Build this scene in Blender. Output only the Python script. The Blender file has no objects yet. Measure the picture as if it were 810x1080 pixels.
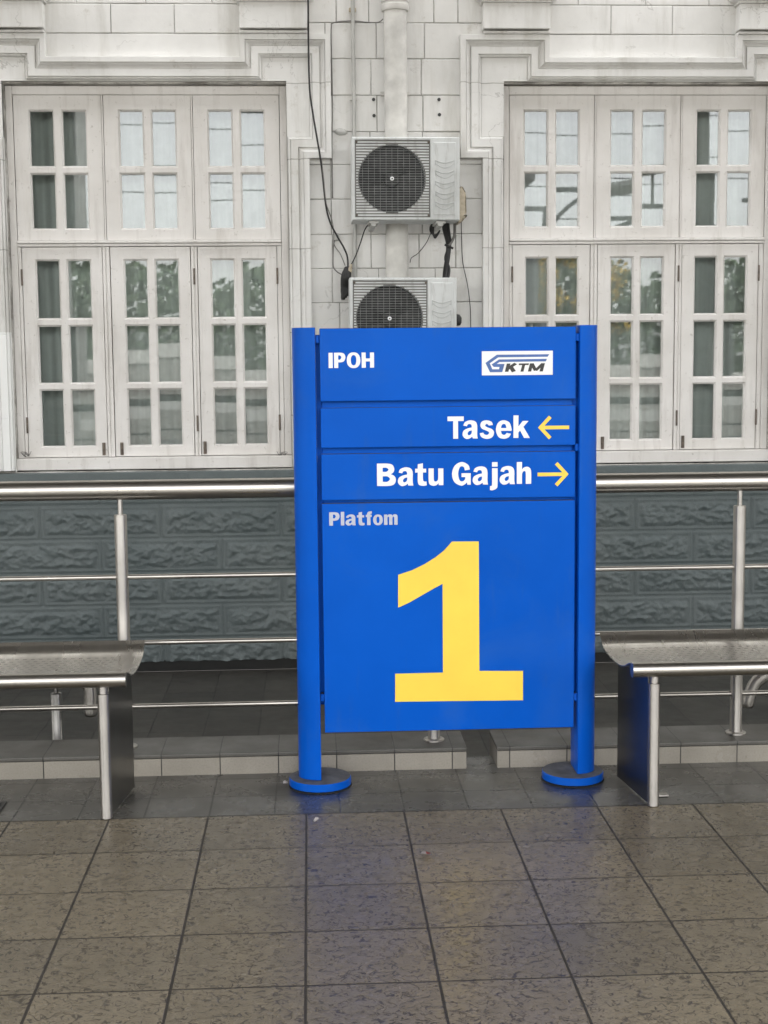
import bpy, bmesh, math, random
from mathutils import Vector, Matrix, noise
from mathutils.geometry import tessellate_polygon
random.seed(7)
SC = bpy.context.scene
COL = SC.collection
PI = math.pi

# ------------------------------------------------------------------ camera
CH = 1.3984
CR = Vector((0.9985708, -0.05268004, -0.00900937))
CU = Vector((0.01471233, 0.10889312, 0.99394458))
CF = Vector((0.05137999, 0.99265659, -0.10951254))
FPX = 1500.5
cam = bpy.data.cameras.new('camera')
cam.sensor_fit = 'VERTICAL'; cam.sensor_height = 36.0; cam.lens = FPX/1080*36
cam.clip_end = 2000; cam.clip_start = .05
co = bpy.data.objects.new('camera', cam); COL.objects.link(co)
co.matrix_world = Matrix(((CR.x, CU.x, -CF.x, 0), (CR.y, CU.y, -CF.y, 0), (CR.z, CU.z, -CF.z, CH), (0, 0, 0, 1)))
SC.camera = co

# ------------------------------------------------------------------ sky, sun, exposure
SUN_EL, SUN_AZ = 58, 25        # high behind the building, above the canopy
wd = bpy.data.worlds.new('World'); SC.world = wd; wd.use_nodes = True
wn = wd.node_tree
sky = wn.nodes.new('ShaderNodeTexSky'); sky.sky_type = 'NISHITA'; sky.sun_disc = False
sky.sun_elevation = math.radians(SUN_EL); sky.sun_rotation = math.radians(SUN_AZ)
sky.dust_density = 1.6; sky.air_density = 1.0; sky.ozone_density = 1.0
bg = wn.nodes['Background']; bg.inputs['Strength'].default_value = 0.15
hs = wn.nodes.new('ShaderNodeHueSaturation'); hs.inputs['Saturation'].default_value = .12      # thin overcast
tint = wn.nodes.new('ShaderNodeMix'); tint.data_type = 'RGBA'; tint.blend_type = 'MULTIPLY'; tint.inputs[0].default_value = 1; tint.inputs[7].default_value = (1.03, 1, .965, 1)
wn.links.new(sky.outputs[0], hs.inputs['Color']); wn.links.new(hs.outputs[0], tint.inputs[6]); wn.links.new(tint.outputs[2], bg.inputs['Color'])
sl = bpy.data.lights.new('sun', 'SUN'); sl.energy = 1.3; sl.angle = math.radians(12); sl.color = (1, .96, .9)
so = bpy.data.objects.new('sun', sl); COL.objects.link(so)
d = Vector((math.sin(math.radians(SUN_AZ))*math.cos(math.radians(SUN_EL)), math.cos(math.radians(SUN_AZ))*math.cos(math.radians(SUN_EL)), math.sin(math.radians(SUN_EL))))
so.rotation_euler = (-d).to_track_quat('-Z', 'Y').to_euler()
so.location = (0, -20, 30)
vs = SC.view_settings
vs.view_transform = 'Standard'; vs.look = 'None'; vs.exposure = 3.0; vs.gamma = 1; vs.use_curve_mapping = False
SC.cycles.use_denoising = True
SC.cycles.max_bounces = 10; SC.cycles.diffuse_bounces = 5; SC.cycles.glossy_bounces = 5; SC.cycles.transparent_max_bounces = 12
SC.cycles.sample_clamp_indirect = 8

def W(px, py, Y):
    """point of the photograph seen at depth Y"""
    r = CF + CR*((px-405)/FPX) + CU*((540-py)/FPX)
    return Vector((0, 0, CH)) + r*(Y/r.y)

# ------------------------------------------------------------------ materials
MATS = {}
class N:
    def __init__(s, name):
        s.m = bpy.data.materials.new(name); s.m.use_nodes = True; MATS[name] = s.m
        s.t = s.m.node_tree; s.b = s.t.nodes['Principled BSDF']; s.out = s.t.nodes['Material Output']
        s.tc = s.t.nodes.new('ShaderNodeTexCoord'); s.o = s.tc.outputs['Object']
    def n(s, ty, **kw):
        x = s.t.nodes.new(ty)
        for k, v in kw.items(): setattr(x, k, v)
        return x
    def L(s, a, b):
        if isinstance(a, (int, float, tuple, list)): b.default_value = a
        else: s.t.links.new(a, b)
    def math(s, op, a, b=0.0, c=None):
        x = s.n('ShaderNodeMath', operation=op); s.L(a, x.inputs[0]); s.L(b, x.inputs[1])
        if c is not None: s.L(c, x.inputs[2])
        return x.outputs[0]
    def map(s, scale=(1, 1, 1), loc=(0, 0, 0), v=None):
        x = s.n('ShaderNodeMapping'); s.L(v or s.o, x.inputs[0]); x.inputs['Scale'].default_value = scale; x.inputs['Location'].default_value = loc
        return x.outputs[0]
    def noise(s, scale, detail=4, rough=.55, v=None, dist=0):
        x = s.n('ShaderNodeTexNoise'); s.L(v or s.o, x.inputs['Vector'])
        x.inputs['Scale'].default_value = scale; x.inputs['Detail'].default_value = detail; x.inputs['Roughness'].default_value = rough; x.inputs['Distortion'].default_value = dist
        return x.outputs['Fac']
    def rng(s, v, a, b, c=0., d_=1.):
        x = s.n('ShaderNodeMapRange'); s.L(v, x.inputs[0])
        for i, q in enumerate((a, b, c, d_)): x.inputs[i+1].default_value = q
        return x.outputs[0]
    def mix(s, f, a, b, mode='MIX'):
        x = s.n('ShaderNodeMix', data_type='RGBA', blend_type=mode); s.L(f, x.inputs[0])
        for v, i in ((a, 6), (b, 7)):
            s.L(v if not isinstance(v, tuple) else (*v, 1)[:4], x.inputs[i])
        return x.outputs[2]
    def bump(s, h, strength=.3, dist=.01, nrm=None):
        x = s.n('ShaderNodeBump'); s.L(h, x.inputs['Height']); x.inputs['Strength'].default_value = strength; x.inputs['Distance'].default_value = dist
        if nrm is not None: s.L(nrm, x.inputs['Normal'])
        return x.outputs[0]
    def set(s, **kw):
        for k, v in kw.items():
            k = {'color': 'Base Color', 'rough': 'Roughness', 'metal': 'Metallic', 'normal': 'Normal', 'coat': 'Coat Weight', 'spec': 'Specular IOR Level', 'aniso': 'Anisotropic'}.get(k, k)
            if isinstance(v, tuple) and len(v) == 3: v = (*v, 1)
            s.L(v, s.b.inputs[k])
        return s
    def xyz(s):
        x = s.n('ShaderNodeSeparateXYZ'); s.L(s.o, x.inputs[0]); return x.outputs
    def joint(s, c, size, off, w, soft=.6):
        """1 in the joint between tiles of a size along one axis, and the tile number"""
        q = s.math('DIVIDE', s.math('SUBTRACT', c, off), size)
        fr = s.math('FRACT', q); dd = s.math('MULTIPLY', s.math('MINIMUM', fr, s.math('SUBTRACT', 1., fr)), size)
        return s.rng(dd, w*soft, w, 1, 0), s.math('FLOOR', q)
    def cellrand(s, i, j):
        c = s.n('ShaderNodeCombineXYZ'); s.L(i, c.inputs[0]); s.L(j, c.inputs[1])
        w = s.n('ShaderNodeTexWhiteNoise', noise_dimensions='3D'); s.L(c.outputs[0], w.inputs['Vector'])
        return w.outputs['Value'], w.outputs['Color']

def plain(name, color, rough=.5, metal=0., var=.15, vs_=8., bump=0., bs=60.):
    k = N(name); f = k.rng(k.noise(vs_, 5), .3, .7)
    k.set(color=k.mix(f, tuple(c*(1-var) for c in color), tuple(min(1, c*(1+var)) for c in color)), rough=rough, metal=metal)
    if bump: k.set(normal=k.bump(k.noise(bs, 5), bump, .004))
    return k.m

# textured brown platform tile
def floor_mat():
    k = N('textured_brown_tile'); x, y, z = k.xyz()
    jx, i = k.joint(x, .3, -.0271, .0040); jy, j = k.joint(y, .3, 4.2497, .0034)
    rv, rc = k.cellrand(i, j)
    jj = k.math('MAXIMUM', jx, jy)
    # crackle relief, shifted per tile so that it does not run on across joints
    add = k.n('ShaderNodeVectorMath', operation='MULTIPLY_ADD'); k.L(rc, add.inputs[0]); add.inputs[1].default_value = (7, 7, 7); k.L(k.o, add.inputs[2])
    nz = k.n('ShaderNodeTexNoise'); k.L(add.outputs[0], nz.inputs['Vector']); nz.inputs['Scale'].default_value = 44; nz.inputs['Detail'].default_value = 4
    dv = k.n('ShaderNodeVectorMath', operation='MULTIPLY_ADD'); k.L(nz.outputs['Color'], dv.inputs[0]); dv.inputs[1].default_value = (.05, .042, .02); k.L(add.outputs[0], dv.inputs[2])
    st = k.map((1, 1.35, 1), v=dv.outputs[0])
    vo = k.n('ShaderNodeTexVoronoi', feature='DISTANCE_TO_EDGE'); k.L(st, vo.inputs['Vector']); vo.inputs['Scale'].default_value = 42
    crack = k.rng(vo.outputs['Distance'], .02, .10, 1, 0)
    brk = k.rng(k.noise(26, 3, .6, v=add.outputs[0]), .32, .46)
    crack = k.math('MULTIPLY', crack, brk)
    def worms(scale, mult, dist, v):       # short wriggling cracks: broken contour lines
        fr = k.math('FRACT', k.math('MULTIPLY', k.noise(scale, 1.5, .5, v=v, dist=dist), mult))
        return k.rng(k.math('ABSOLUTE', k.math('SUBTRACT', fr, .5)), .05, .15, 1, 0)
    w1 = k.math('MULTIPLY', worms(27, 5, .5, add.outputs[0]), k.rng(k.noise(52, 2, .5, v=add.outputs[0]), .44, .54))
    w2 = k.math('MULTIPLY', worms(36, 4, .7, st), k.rng(k.noise(47, 2, .5, v=st), .47, .56))
    worm = k.math('MAXIMUM', w1, w2)
    crack = k.math('MAXIMUM', k.math('MULTIPLY', crack, .25), worm)
    pits = k.rng(k.noise(210, 2, .6, v=add.outputs[0]), .57, .66)
    dark = k.math('MAXIMUM', crack, k.math('MULTIPLY', pits, .35))
    big = k.rng(k.noise(1.7, 4), .3, .7)
    base = k.mix(k.rng(rv, 0, 1, .1, .9), (.232, .190, .122), (.338, .278, .183))
    base = k.mix(k.math('MULTIPLY', big, .35), base, (.17, .16, .14))
    fine = k.rng(k.noise(120, 3), .3, .7)
    base = k.mix(k.math('MULTIPLY', fine, .22), base, (.15, .135, .11))
    c = k.mix(k.math('MULTIPLY', dark, .80), base, (.030, .024, .017))
    c = k.mix(k.math('MULTIPLY', jj, .92), c, (.030, .026, .021))
    h = k.math('SUBTRACT', k.math('MULTIPLY', k.noise(60, 3, v=add.outputs[0]), .25), k.math('MULTIPLY', dark, .6))
    h = k.math('SUBTRACT', h, k.math('MULTIPLY', jj, 1.4))
    k.set(color=c, rough=k.math('ADD', k.math('MULTIPLY', jj, .3), k.rng(k.noise(9, 4), .3, .7, .20, .33)), normal=k.bump(h, .6, .0024), spec=.42)
    return k.m

def small_tile(name, c1, c2, sx, ox, sy, oy, w=.0022, rough=.4, axes='xy', stains_and_shade=()):
    k = N(name); a = k.xyz(); u, v = a['xyz'.index(axes[0])], a['xyz'.index(axes[1])]
    jx, i = k.joint(u, sx, ox, w); jy, j = k.joint(v, sy, oy, w); jj = k.math('MAXIMUM', jx, jy)
    rv, rc = k.cellrand(i, j)
    b = k.mix(rv, c1, c2)
    b = k.mix(k.math('MULTIPLY', k.rng(k.noise(5, 5), .35, .7), .5), b, tuple(q*.55 for q in c1))
    b = k.mix(k.math('MULTIPLY', k.rng(k.noise(170, 3), .45, .7), .35), b, tuple(q*.6 for q in c1))
    for sx_, sy_, sr in stains_and_shade:
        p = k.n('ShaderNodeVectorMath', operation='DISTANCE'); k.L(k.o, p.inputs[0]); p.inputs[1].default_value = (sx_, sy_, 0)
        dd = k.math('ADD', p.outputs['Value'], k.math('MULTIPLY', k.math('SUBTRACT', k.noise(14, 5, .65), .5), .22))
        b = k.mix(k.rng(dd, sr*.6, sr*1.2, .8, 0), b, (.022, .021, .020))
    c = k.mix(jj, b, (.018, .017, .015))
    k.set(color=c, rough=k.rng(k.noise(7, 4), .3, .7, rough-.08, rough+.1), normal=k.bump(k.math('SUBTRACT', k.math('MULTIPLY', k.noise(90, 3), .12), jj), .4, .002))
    return k.m

def stone_paint(name='old_white_wall_paint', joints=False):
    k = N(name)
    big = k.rng(k.noise(1.3, 6, .6), .35, .68)
    c = k.mix(big, (.80, .795, .775), (.62, .615, .595))
    st = k.rng(k.noise(5, 5, .65, v=k.map((1, 1, .16))), .52, .74)     # rain streaks
    c = k.mix(k.math('MULTIPLY', st, .6), c, (.44, .425, .38))
    bl = k.rng(k.noise(9, 6, .7), .60, .72)
    c = k.mix(k.math('MULTIPLY', bl, .5), c, (.40, .37, .31))
    sp = k.rng(k.noise(70, 4, .7), .68, .76)
    c = k.mix(k.math('MULTIPLY', sp, .5), c, (.26, .24, .21))
    ln = k.rng(k.math('ABSOLUTE', k.math('SUBTRACT', k.noise(2.2, 6, .55, dist=.6), .5)), .0, .006, 1, 0)      # hairline cracks
    c = k.mix(k.math('MULTIPLY', k.math('MULTIPLY', ln, k.rng(k.noise(1.1, 2), .52, .6)), .45), c, (.22, .21, .19))
    h = k.math('ADD', k.math('MULTIPLY', k.noise(40, 5), .6), k.math('MULTIPLY', k.noise(6, 3), .8))
    if joints:
        x, y, z = k.xyz(); jz = None
        zz = k.math('ADD', z, k.math('MULTIPLY', k.math('SUBTRACT', k.noise(9, 3), .5), .012))
        for q in (3.063, 2.604, 2.06, 1.545, 1.03):
            l = k.rng(k.math('ABSOLUTE', k.math('SUBTRACT', zz, q)), .0012, .0042, 1, 0); jz = l if jz is None else k.math('MAXIMUM', jz, l)
        c = k.mix(k.math('MULTIPLY', jz, .6), c, (.24, .225, .20)); h = k.math('SUBTRACT', h, k.math('MULTIPLY', jz, 1.5))
        fresh = k.math('MULTIPLY', k.math('LESS_THAN', z, 1.56), k.math('LESS_THAN', x, -1.70))      # newer coat of paint low on the outer jamb
        c = k.mix(fresh, c, (.84, .845, .83))
    k.set(color=c, rough=.75, normal=k.bump(h, .35, .004), spec=.3)
    return k.m

def mortar():
    k = N('old_painted_mortar')
    c = k.mix(k.rng(k.noise(4.5, 5, .7), .40, .62), (.22, .21, .19), (.60, .59, .56))
    k.set(color=c, rough=.9); return k.m

def joinery():
    k = N('aged_cream_window_paint')
    c = k.mix(k.rng(k.noise(2.2, 5), .35, .68), (.755, .735, .71), (.635, .612, .58))
    st = k.rng(k.noise(14, 5, .65, v=k.map((1, 1, .12))), .53, .72)
    c = k.mix(k.math('MULTIPLY', st, .5), c, (.44, .41, .375))
    bl = k.rng(k.noise(34, 5, .7), .62, .72)
    c = k.mix(k.math('MULTIPLY', bl, .55), c, (.30, .27, .23))
    k.set(color=c, rough=.5, normal=k.bump(k.noise(40, 4, v=k.map((1, 1, .25))), .25, .003))
    return k.m

def rough_block():
    k = N('grey_green_block_paint')
    c = k.mix(k.rng(k.noise(2.5, 5), .3, .7), (.080, .102, .104), (.112, .134, .134))
    sp = k.rng(k.noise(60, 5, .7), .60, .75)
    c = k.mix(k.math('MULTIPLY', sp, .4), c, (.17, .185, .175))
    k.set(color=c, rough=.48, normal=k.bump(k.noise(52, 6, .7), .7, .009))
    return k.m

def steel(name, rough=.28, along='x', col=(.60, .575, .54), bs=.04):
    k = N(name)
    sc = {'x': (.6, 160, 160), 'z': (160, 160, .6), 'y': (160, .6, 160)}[along]
    br = k.noise(1, 4, .6, v=k.map(sc))
    sm = k.rng(k.noise(6, 5), .35, .7)
    k.set(color=k.mix(k.math('MULTIPLY', sm, .5), col, tuple(c*.72 for c in col)), metal=1., rough=k.math('ADD', k.rng(br, .3, .7, rough-.03, rough+.04), k.math('MULTIPLY', sm, .07)),
          normal=k.bump(br, bs, .002))
    return k.m

def seat_steel():
    k = N('perforated_steel'); x, y, z = k.xyz()
    def cell(c, s): 
        f = k.math('FRACT', k.math('DIVIDE', c, s)); return k.math('MULTIPLY', k.math('SUBTRACT', f, .5), s)
    row = k.math('FLOOR', k.math('DIVIDE', y, .024))
    xs = k.math('ADD', x, k.math('MULTIPLY', k.math('MODULO', row, 2.), .013))
    dx = k.math('MAXIMUM', k.math('SUBTRACT', k.math('ABSOLUTE', cell(xs, .026)), 0.0045), 0.); dy = cell(y, .024)
    dd = k.math('SQRT', k.math('ADD', k.math('MULTIPLY', dx, dx), k.math('MULTIPLY', dy, dy)))
    hole = k.rng(dd, .0014, .0022, 1, 0)
    inb = k.math('MULTIPLY', k.rng(y, .10, .1001), k.rng(y, .40, .4001, 1, 0))
    inx = k.rng(k.math('ABSOLUTE', x), .735, .7351, 1, 0)
    hole = k.math('MULTIPLY', k.math('MULTIPLY', hole, inb), inx)
    sm = k.rng(k.noise(4, 5, v=k.map((2.5, .6, 1))), .35, .7)
    c = k.mix(hole, k.mix(sm, (.70, .68, .645), (.45, .435, .405)), (.02, .02, .02))
    k.set(color=c, metal=k.math('SUBTRACT', 1., hole), rough=k.rng(sm, 0, 1, .20, .36), normal=k.bump(k.noise(3, 2, v=k.map((120, 1, 1))), .03, .002))
    return k.m

def sign_blue():
    k = N('blue_sign_paint')
    f = k.rng(k.noise(3, 5), .3, .7)
    c = k.mix(f, (.0006, .078, .46), (.001, .093, .53))
    st = k.rng(k.noise(16, 5, .65, v=k.map((1, 1, .15))), .57, .74)
    c = k.mix(k.math('MULTIPLY', st, .34), c, (.03, .10, .36))
    sc = k.rng(k.noise(95, 3, .75), .74, .79)
    c = k.mix(k.math('MULTIPLY', sc, .5), c, (.12, .22, .5))
    sm = k.rng(k.noise(2.3, 6, .7, dist=1.2), .52, .72)
    c = k.mix(k.math('MULTIPLY', sm, .26), c, (.035, .12, .40))
    geo = k.n('ShaderNodeNewGeometry'); sx = k.n('ShaderNodeSeparateXYZ'); k.L(geo.outputs['True Normal'], sx.inputs[0])
    dust = k.math('MULTIPLY', k.rng(sx.outputs[2], .8, .95), k.rng(k.noise(18, 5), .3, .6, .75, 1))   # settled dust on upward faces
    c = k.mix(k.math('MULTIPLY', dust, .92), c, (.125, .125, .13))
    k.set(color=c, rough=k.math('ADD', k.rng(k.noise(12, 4), .3, .7, .30, .42), k.math('MULTIPLY', dust, .3)), spec=.22, normal=k.bump(k.noise(5, 3), .06, .01))
    k.b.inputs['Specular Tint'].default_value = (.35, .6, 1, 1)
    return k.m

def glass():
    k = N('old_window_glass')
    t = k.n('ShaderNodeBsdfTransparent'); t.inputs[0].default_value = (.86, .90, .88, 1)
    g = k.n('ShaderNodeBsdfGlossy'); g.inputs['Roughness'].default_value = .015; g.inputs[0].default_value = (.94, .98, 1, 1)
    nm = k.bump(k.noise(5, 1), .015, .004); k.L(nm, g.inputs['Normal'])
    fr = k.n('ShaderNodeFresnel'); fr.inputs['IOR'].default_value = 1.86
    mx = k.n('ShaderNodeMixShader'); k.L(fr.outputs[0], mx.inputs[0]); k.L(t.outputs[0], mx.inputs[1]); k.L(g.outputs[0], mx.inputs[2])
    dirt = k.n('ShaderNodeBsdfDiffuse'); dirt.inputs[0].default_value = (.35, .36, .34, 1)
    m2 = k.n('ShaderNodeMixShader'); k.L(k.rng(k.noise(11, 5), .4, .75, .015, .10), m2.inputs[0]); k.L(mx.outputs[0], m2.inputs[1]); k.L(dirt.outputs[0], m2.inputs[2])
    k.L(m2.outputs[0], k.out.inputs['Surface'])
    return k.m

def curtain():
    k = N('grey_green_curtain')
    st = k.rng(k.noise(9, 4, v=k.map((1, 1, .05))), .3, .7)
    k.set(color=k.mix(st, (.40, .435, .42), (.60, .635, .62)), rough=.9)
    return k.m

def ac_paint():
    k = N('weathered_grey_casing')
    c = k.mix(k.rng(k.noise(3, 5), .35, .68), (.66, .68, .675), (.49, .505, .495))
    st = k.rng(k.noise(22, 5, .65, v=k.map((1, 1, .2))), .52, .72)
    c = k.mix(k.math('MULTIPLY', st, .6), c, (.27, .265, .24))
    sp = k.rng(k.noise(60, 4, .7), .66, .75)
    c = k.mix(k.math('MULTIPLY', sp, .5), c, (.17, .15, .12))
    k.set(color=c, rough=.5)
    return k.m

M_floor = floor_mat()
M_dark = small_tile('dark_grey_tile', (.095, .091, .079), (.130, .124, .108), .2, -.524, .19, 4.2497, rough=.27, w=.0034, stains_and_shade=((-.085, 4.50, .10), (.018, 4.53, .13), (.852, 4.53, .14), (-.60, 4.45, .07)))  # wet stain left of the sign; rings at its bases paint contact shadow with dirt
M_lower = small_tile('lower_floor_tile', (.036, .034, .029), (.053, .050, .042), .293, -.589, .3, 9.0, .0042, rough=.5)
M_kerbf = small_tile('kerb_face_tile', (.275, .252, .213), (.34, .312, .266), .196, -.317, 5, -2, .0022, rough=.32, axes='xz')
M_kerbt = small_tile('kerb_top_tile', (.084, .080, .070), (.113, .108, .095), .196, -.317, 5, 2, .0022, rough=.38)
M_stone = stone_paint(); M_surround = stone_paint('old_white_surround_paint', True); M_wood = joinery(); M_block = rough_block()
M_rail = steel('brushed_steel_rail', .27, 'x', (.50, .478, .445)); M_post = steel('brushed_steel_post', .40, 'z', (.50, .478, .447), .01)
_n = M_post.node_tree; _t = _n.nodes.new('ShaderNodeTangent'); _t.direction_type = 'RADIAL'; _t.axis = 'Z'      # turned, so brushed round the tube
_n.links.new(_t.outputs[0], _n.nodes['Principled BSDF'].inputs['Tangent']); _n.nodes['Principled BSDF'].inputs['Anisotropic'].default_value = .88; _n.nodes['Principled BSDF'].inputs['Anisotropic Rotation'].default_value = .25
M_panel = plain('dull_steel_panel', (.22, .215, .205), .32, 1., var=.12, vs_=5)
M_seat = seat_steel(); M_blue = sign_blue(); M_glass = glass(); M_curtain = curtain(); M_ac = ac_paint()
M_dusty = plain('scuffed_grey_blue_paint', (.098, .103, .118), .75, var=.4, vs_=22)
M_white = plain('white_vinyl', (.82, .83, .84), .4, var=.04)
M_greyw = plain('faded_white_vinyl', (.47, .50, .60), .45, var=.08, vs_=40)
M_yellow = plain('yellow_vinyl', (.88, .62, .07), .38, var=.05, vs_=6)
M_logo = plain('dark_blue_vinyl', (.045, .12, .36), .4, var=.15, vs_=60)
M_black = plain('black_vinyl', (.015, .014, .014), .4)
M_rubber = plain('black_cable_rubber', (.014, .014, .014), .55)
M_greycab = plain('grey_cable_rubber', (.16, .155, .145), .6)
M_tape = plain('beige_plastic', (.46, .40, .30), .55, var=.25, vs_=30)
M_pipe = plain('painted_pipe', (.56, .55, .52), .6, var=.22, vs_=7, bump=.3)
M_conduit = plain('grey_conduit', (.44, .44, .42), .5, var=.15)
M_mesh = plain('dark_fan_blade', (.018, .019, .020), .5)
M_wire = plain('galvanised_wire', (.21, .215, .21), .45, .25, var=.3, vs_=30)
M_rust = plain('rusty_iron', (.13, .105, .085), .7, var=.45, vs_=40)
M_ceiling = plain('canopy_soffit_paint', (.20, .20, .195), .7)
M_column = plain('grey_column_paint', (.16, .17, .17), .6)
M_concrete = plain('concrete', (.30, .29, .27), .85, var=.2, bump=.3)
M_ground = plain('track_ballast', (.20, .18, .16), .95, var=.4, vs_=12, bump=.6)
M_leaf = plain('dark_foliage', (.07, .105, .05), .6, var=.4, vs_=2)
M_bark = plain('bark', (.12, .09, .065), .9)
M_litter = plain('paper_scrap', (.75, .70, .68), .7); M_red = plain('red_print', (.45, .05, .04), .6)
M_drain = plain('dark_cast_iron', (.03, .03, .03), .5); M_skirt = plain('black_skirting_tile', (.012, .012, .011), .8)

# ------------------------------------------------------------------ mesh helpers
def bm_(): return bmesh.new()
def obj(name, bm, mat, parent=None, smooth=False, label=None):
    me = bpy.data.meshes.new(name); bmesh.ops.recalc_face_normals(bm, faces=bm.faces) if len(bm.faces) else None
    bm.to_mesh(me); bm.free()
    mats = mat if isinstance(mat, (list, tuple)) else [mat]
    for m in mats: me.materials.append(m)
    if smooth:
        for p in me.polygons: p.use_smooth = True
    o = bpy.data.objects.new(name, me); COL.objects.link(o)
    if parent is not None: o.parent = parent
    if label: o['label'] = label
    return o
def auto(o, deg=35):
    for p in o.data.polygons: p.use_smooth = True
    o.data.set_sharp_from_angle(angle=math.radians(deg)); return o
def thing(name, label, cat, loc=(0, 0, 0), group=None):
    o = bpy.data.objects.new(name, None); COL.objects.link(o); o.location = loc; o.empty_display_size = .1
    return tag(o, label, cat, group)
def tag(o, label, cat, group=None):
    o['label'] = label; o['category'] = cat
    if group: o['group'] = group
    return o
def struct(o): o['kind'] = 'structure'; return o
def box(bm, x0, x1, y0, y1, z0, z1, bev=0., seg=1, mi=0):
    vs_ = [bm.verts.new((x, y, z)) for x in (x0, x1) for y in (y0, y1) for z in (z0, z1)]
    fs = [bm.faces.new([vs_[i] for i in q]) for q in ((0, 1, 3, 2), (4, 6, 7, 5), (0, 4, 5, 1), (2, 3, 7, 6), (0, 2, 6, 4), (1, 5, 7, 3))]
    for f in fs: f.material_index = mi
    if bev:
        es = list({e for f in fs for e in f.edges})
        r = bmesh.ops.bevel(bm, geom=es, offset=bev, segments=seg, affect='EDGES', profile=.5)
        for f in r['faces']: f.material_index = mi
def tube(bm, pts, r, n=12, cap=True, mi=0):
    pts = [Vector(p) for p in pts]; rings = []; up = None
    rs = r if isinstance(r, (list, tuple)) else [r]*len(pts)
    for i, p in enumerate(pts):
        t = (pts[min(i+1, len(pts)-1)]-pts[max(i-1, 0)]).normalized()
        if up is None: up = t.orthogonal().normalized()
        up = (up-t*up.dot(t)).normalized(); sd = t.cross(up)
        rings.append([bm.verts.new(p+(up*math.cos(a)+sd*math.sin(a))*rs[i]) for a in (2*PI*k/n for k in range(n))])
    for a, b in zip(rings, rings[1:]):
        for k in range(n): bm.faces.new((a[k], a[(k+1) % n], b[(k+1) % n], b[k])).material_index = mi
    if cap: bm.faces.new(rings[0][::-1]).material_index = mi; bm.faces.new(rings[-1]).material_index = mi
def lathe(bm, prof, c, n=28, axis='z', mi=0):
    rings = []
    for r, h in prof:
        ring = []
        for k in range(n):
            a = 2*PI*k/n
            v = (r*math.cos(a), r*math.sin(a), h) if axis == 'z' else (r*math.cos(a), h, r*math.sin(a))
            ring.append(bm.verts.new(Vector(c)+Vector(v)))
        rings.append(ring)
    for a, b in zip(rings, rings[1:]):
        for k in range(n): bm.faces.new((a[k], a[(k+1) % n], b[(k+1) % n], b[k])).material_index = mi
    if prof[0][0] > 1e-5: bm.faces.new(rings[0][::-1]).material_index = mi
    if prof[-1][0] > 1e-5: bm.faces.new(rings[-1]).material_index = mi
def spline(pts, sub=8):
    pts = [Vector(p) for p in pts]; out = []
    for i in range(len(pts)-1):
        p0, p1, p2, p3 = pts[max(i-1, 0)], pts[i], pts[i+1], pts[min(i+2, len(pts)-1)]
        for s in range(sub):
            t = s/sub
            out.append(.5*((2*p1)+(p2-p0)*t+(2*p0-5*p1+4*p2-p3)*t*t+(3*p1-p0-3*p2+p3)*t**3))
    return out+[pts[-1]]
def poly_xz(bm, pts, y, mi=0):
    vs_ = [bm.verts.new((p[0], y, p[1])) for p in pts]
    for t in tessellate_polygon([[Vector((p[0], p[1], 0)) for p in pts]]):
        f = bm.faces.new([vs_[i] for i in t]); f.material_index = mi
def prism_xz(bm, pts, y0, y1, mi=0):
    """outline in x,z pushed from y0 (front) to y1"""
    n = len(pts); a = [bm.verts.new((p[0], y0, p[1])) for p in pts]; b = [bm.verts.new((p[0], y1, p[1])) for p in pts]
    tri = tessellate_polygon([[Vector((p[0], p[1], 0)) for p in pts]])
    for t in tri:
        bm.faces.new([a[i] for i in t]).material_index = mi; bm.faces.new([b[i] for i in reversed(t)]).material_index = mi
    for i in range(n): bm.faces.new((a[i], a[(i+1) % n], b[(i+1) % n], b[i])).material_index = mi

# ------------------------------------------------------------------ ground and platform
LZ = -.60           # the old, lower floor between the platform edge and the building
b = bm_(); box(b, -300, 300, -300, 9.0, -1.35, -1.10); struct(obj('ground', b, M_ground))
b = bm_(); box(b, -45, 45, -2.5, 4.2497, -1.08, 0); struct(obj('platform_floor', b, M_floor))
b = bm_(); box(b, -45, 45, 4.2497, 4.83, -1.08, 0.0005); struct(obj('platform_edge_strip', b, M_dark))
b = bm_(); box(b, -45, 45, 4.83, 9.0, -1.08, LZ); struct(obj('lower_floor', b, M_lower))
b = bm_(); box(b, -45, 45, -2.9, -2.5, -1.08, .002, .01); struct(obj('platform_coping', b, M_concrete))
for (x0, x1, nm) in ((-6, .517, 'kerb'), (.619, 6, 'kerb')):
    b = bm_()
    box(b, x0+.002, x1-.002, 4.688, 4.9, -.55, .0585, mi=0)
    box(b, x0, x1, 4.6835, 4.904, .061, .0745, .003, 2, mi=1)
    box(b, x0+.004, x1-.004, 4.692, 4.9, .0585, .061, mi=2)
    struct(obj('kerb', b, [M_kerbf, M_kerbt, M_drain]))

# ------------------------------------------------------------------ station building
BLD = thing('station_building', 'white painted station wall of ashlar stone over grey-green rock-faced blocks, with two casement windows', 'building', (0, 9.0, 0))
def part(name, bm, mat, parent=BLD, **k):
    o = obj(name, bm, mat, None, **k)
    o.parent = parent; o.matrix_parent_inverse = parent.matrix_world.inverted() if False else Matrix.Translation(-Vector(parent_loc(parent)))
    return o
def parent_loc(p):
    l = Vector((0, 0, 0))
    while p is not None:
        if p.type == 'EMPTY': l += p.location
        p = p.parent
    return l

HO, ZS, ZT = .862, .69, 3.066       # half opening, sill, head
CX = (-.976, 2.095)
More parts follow.
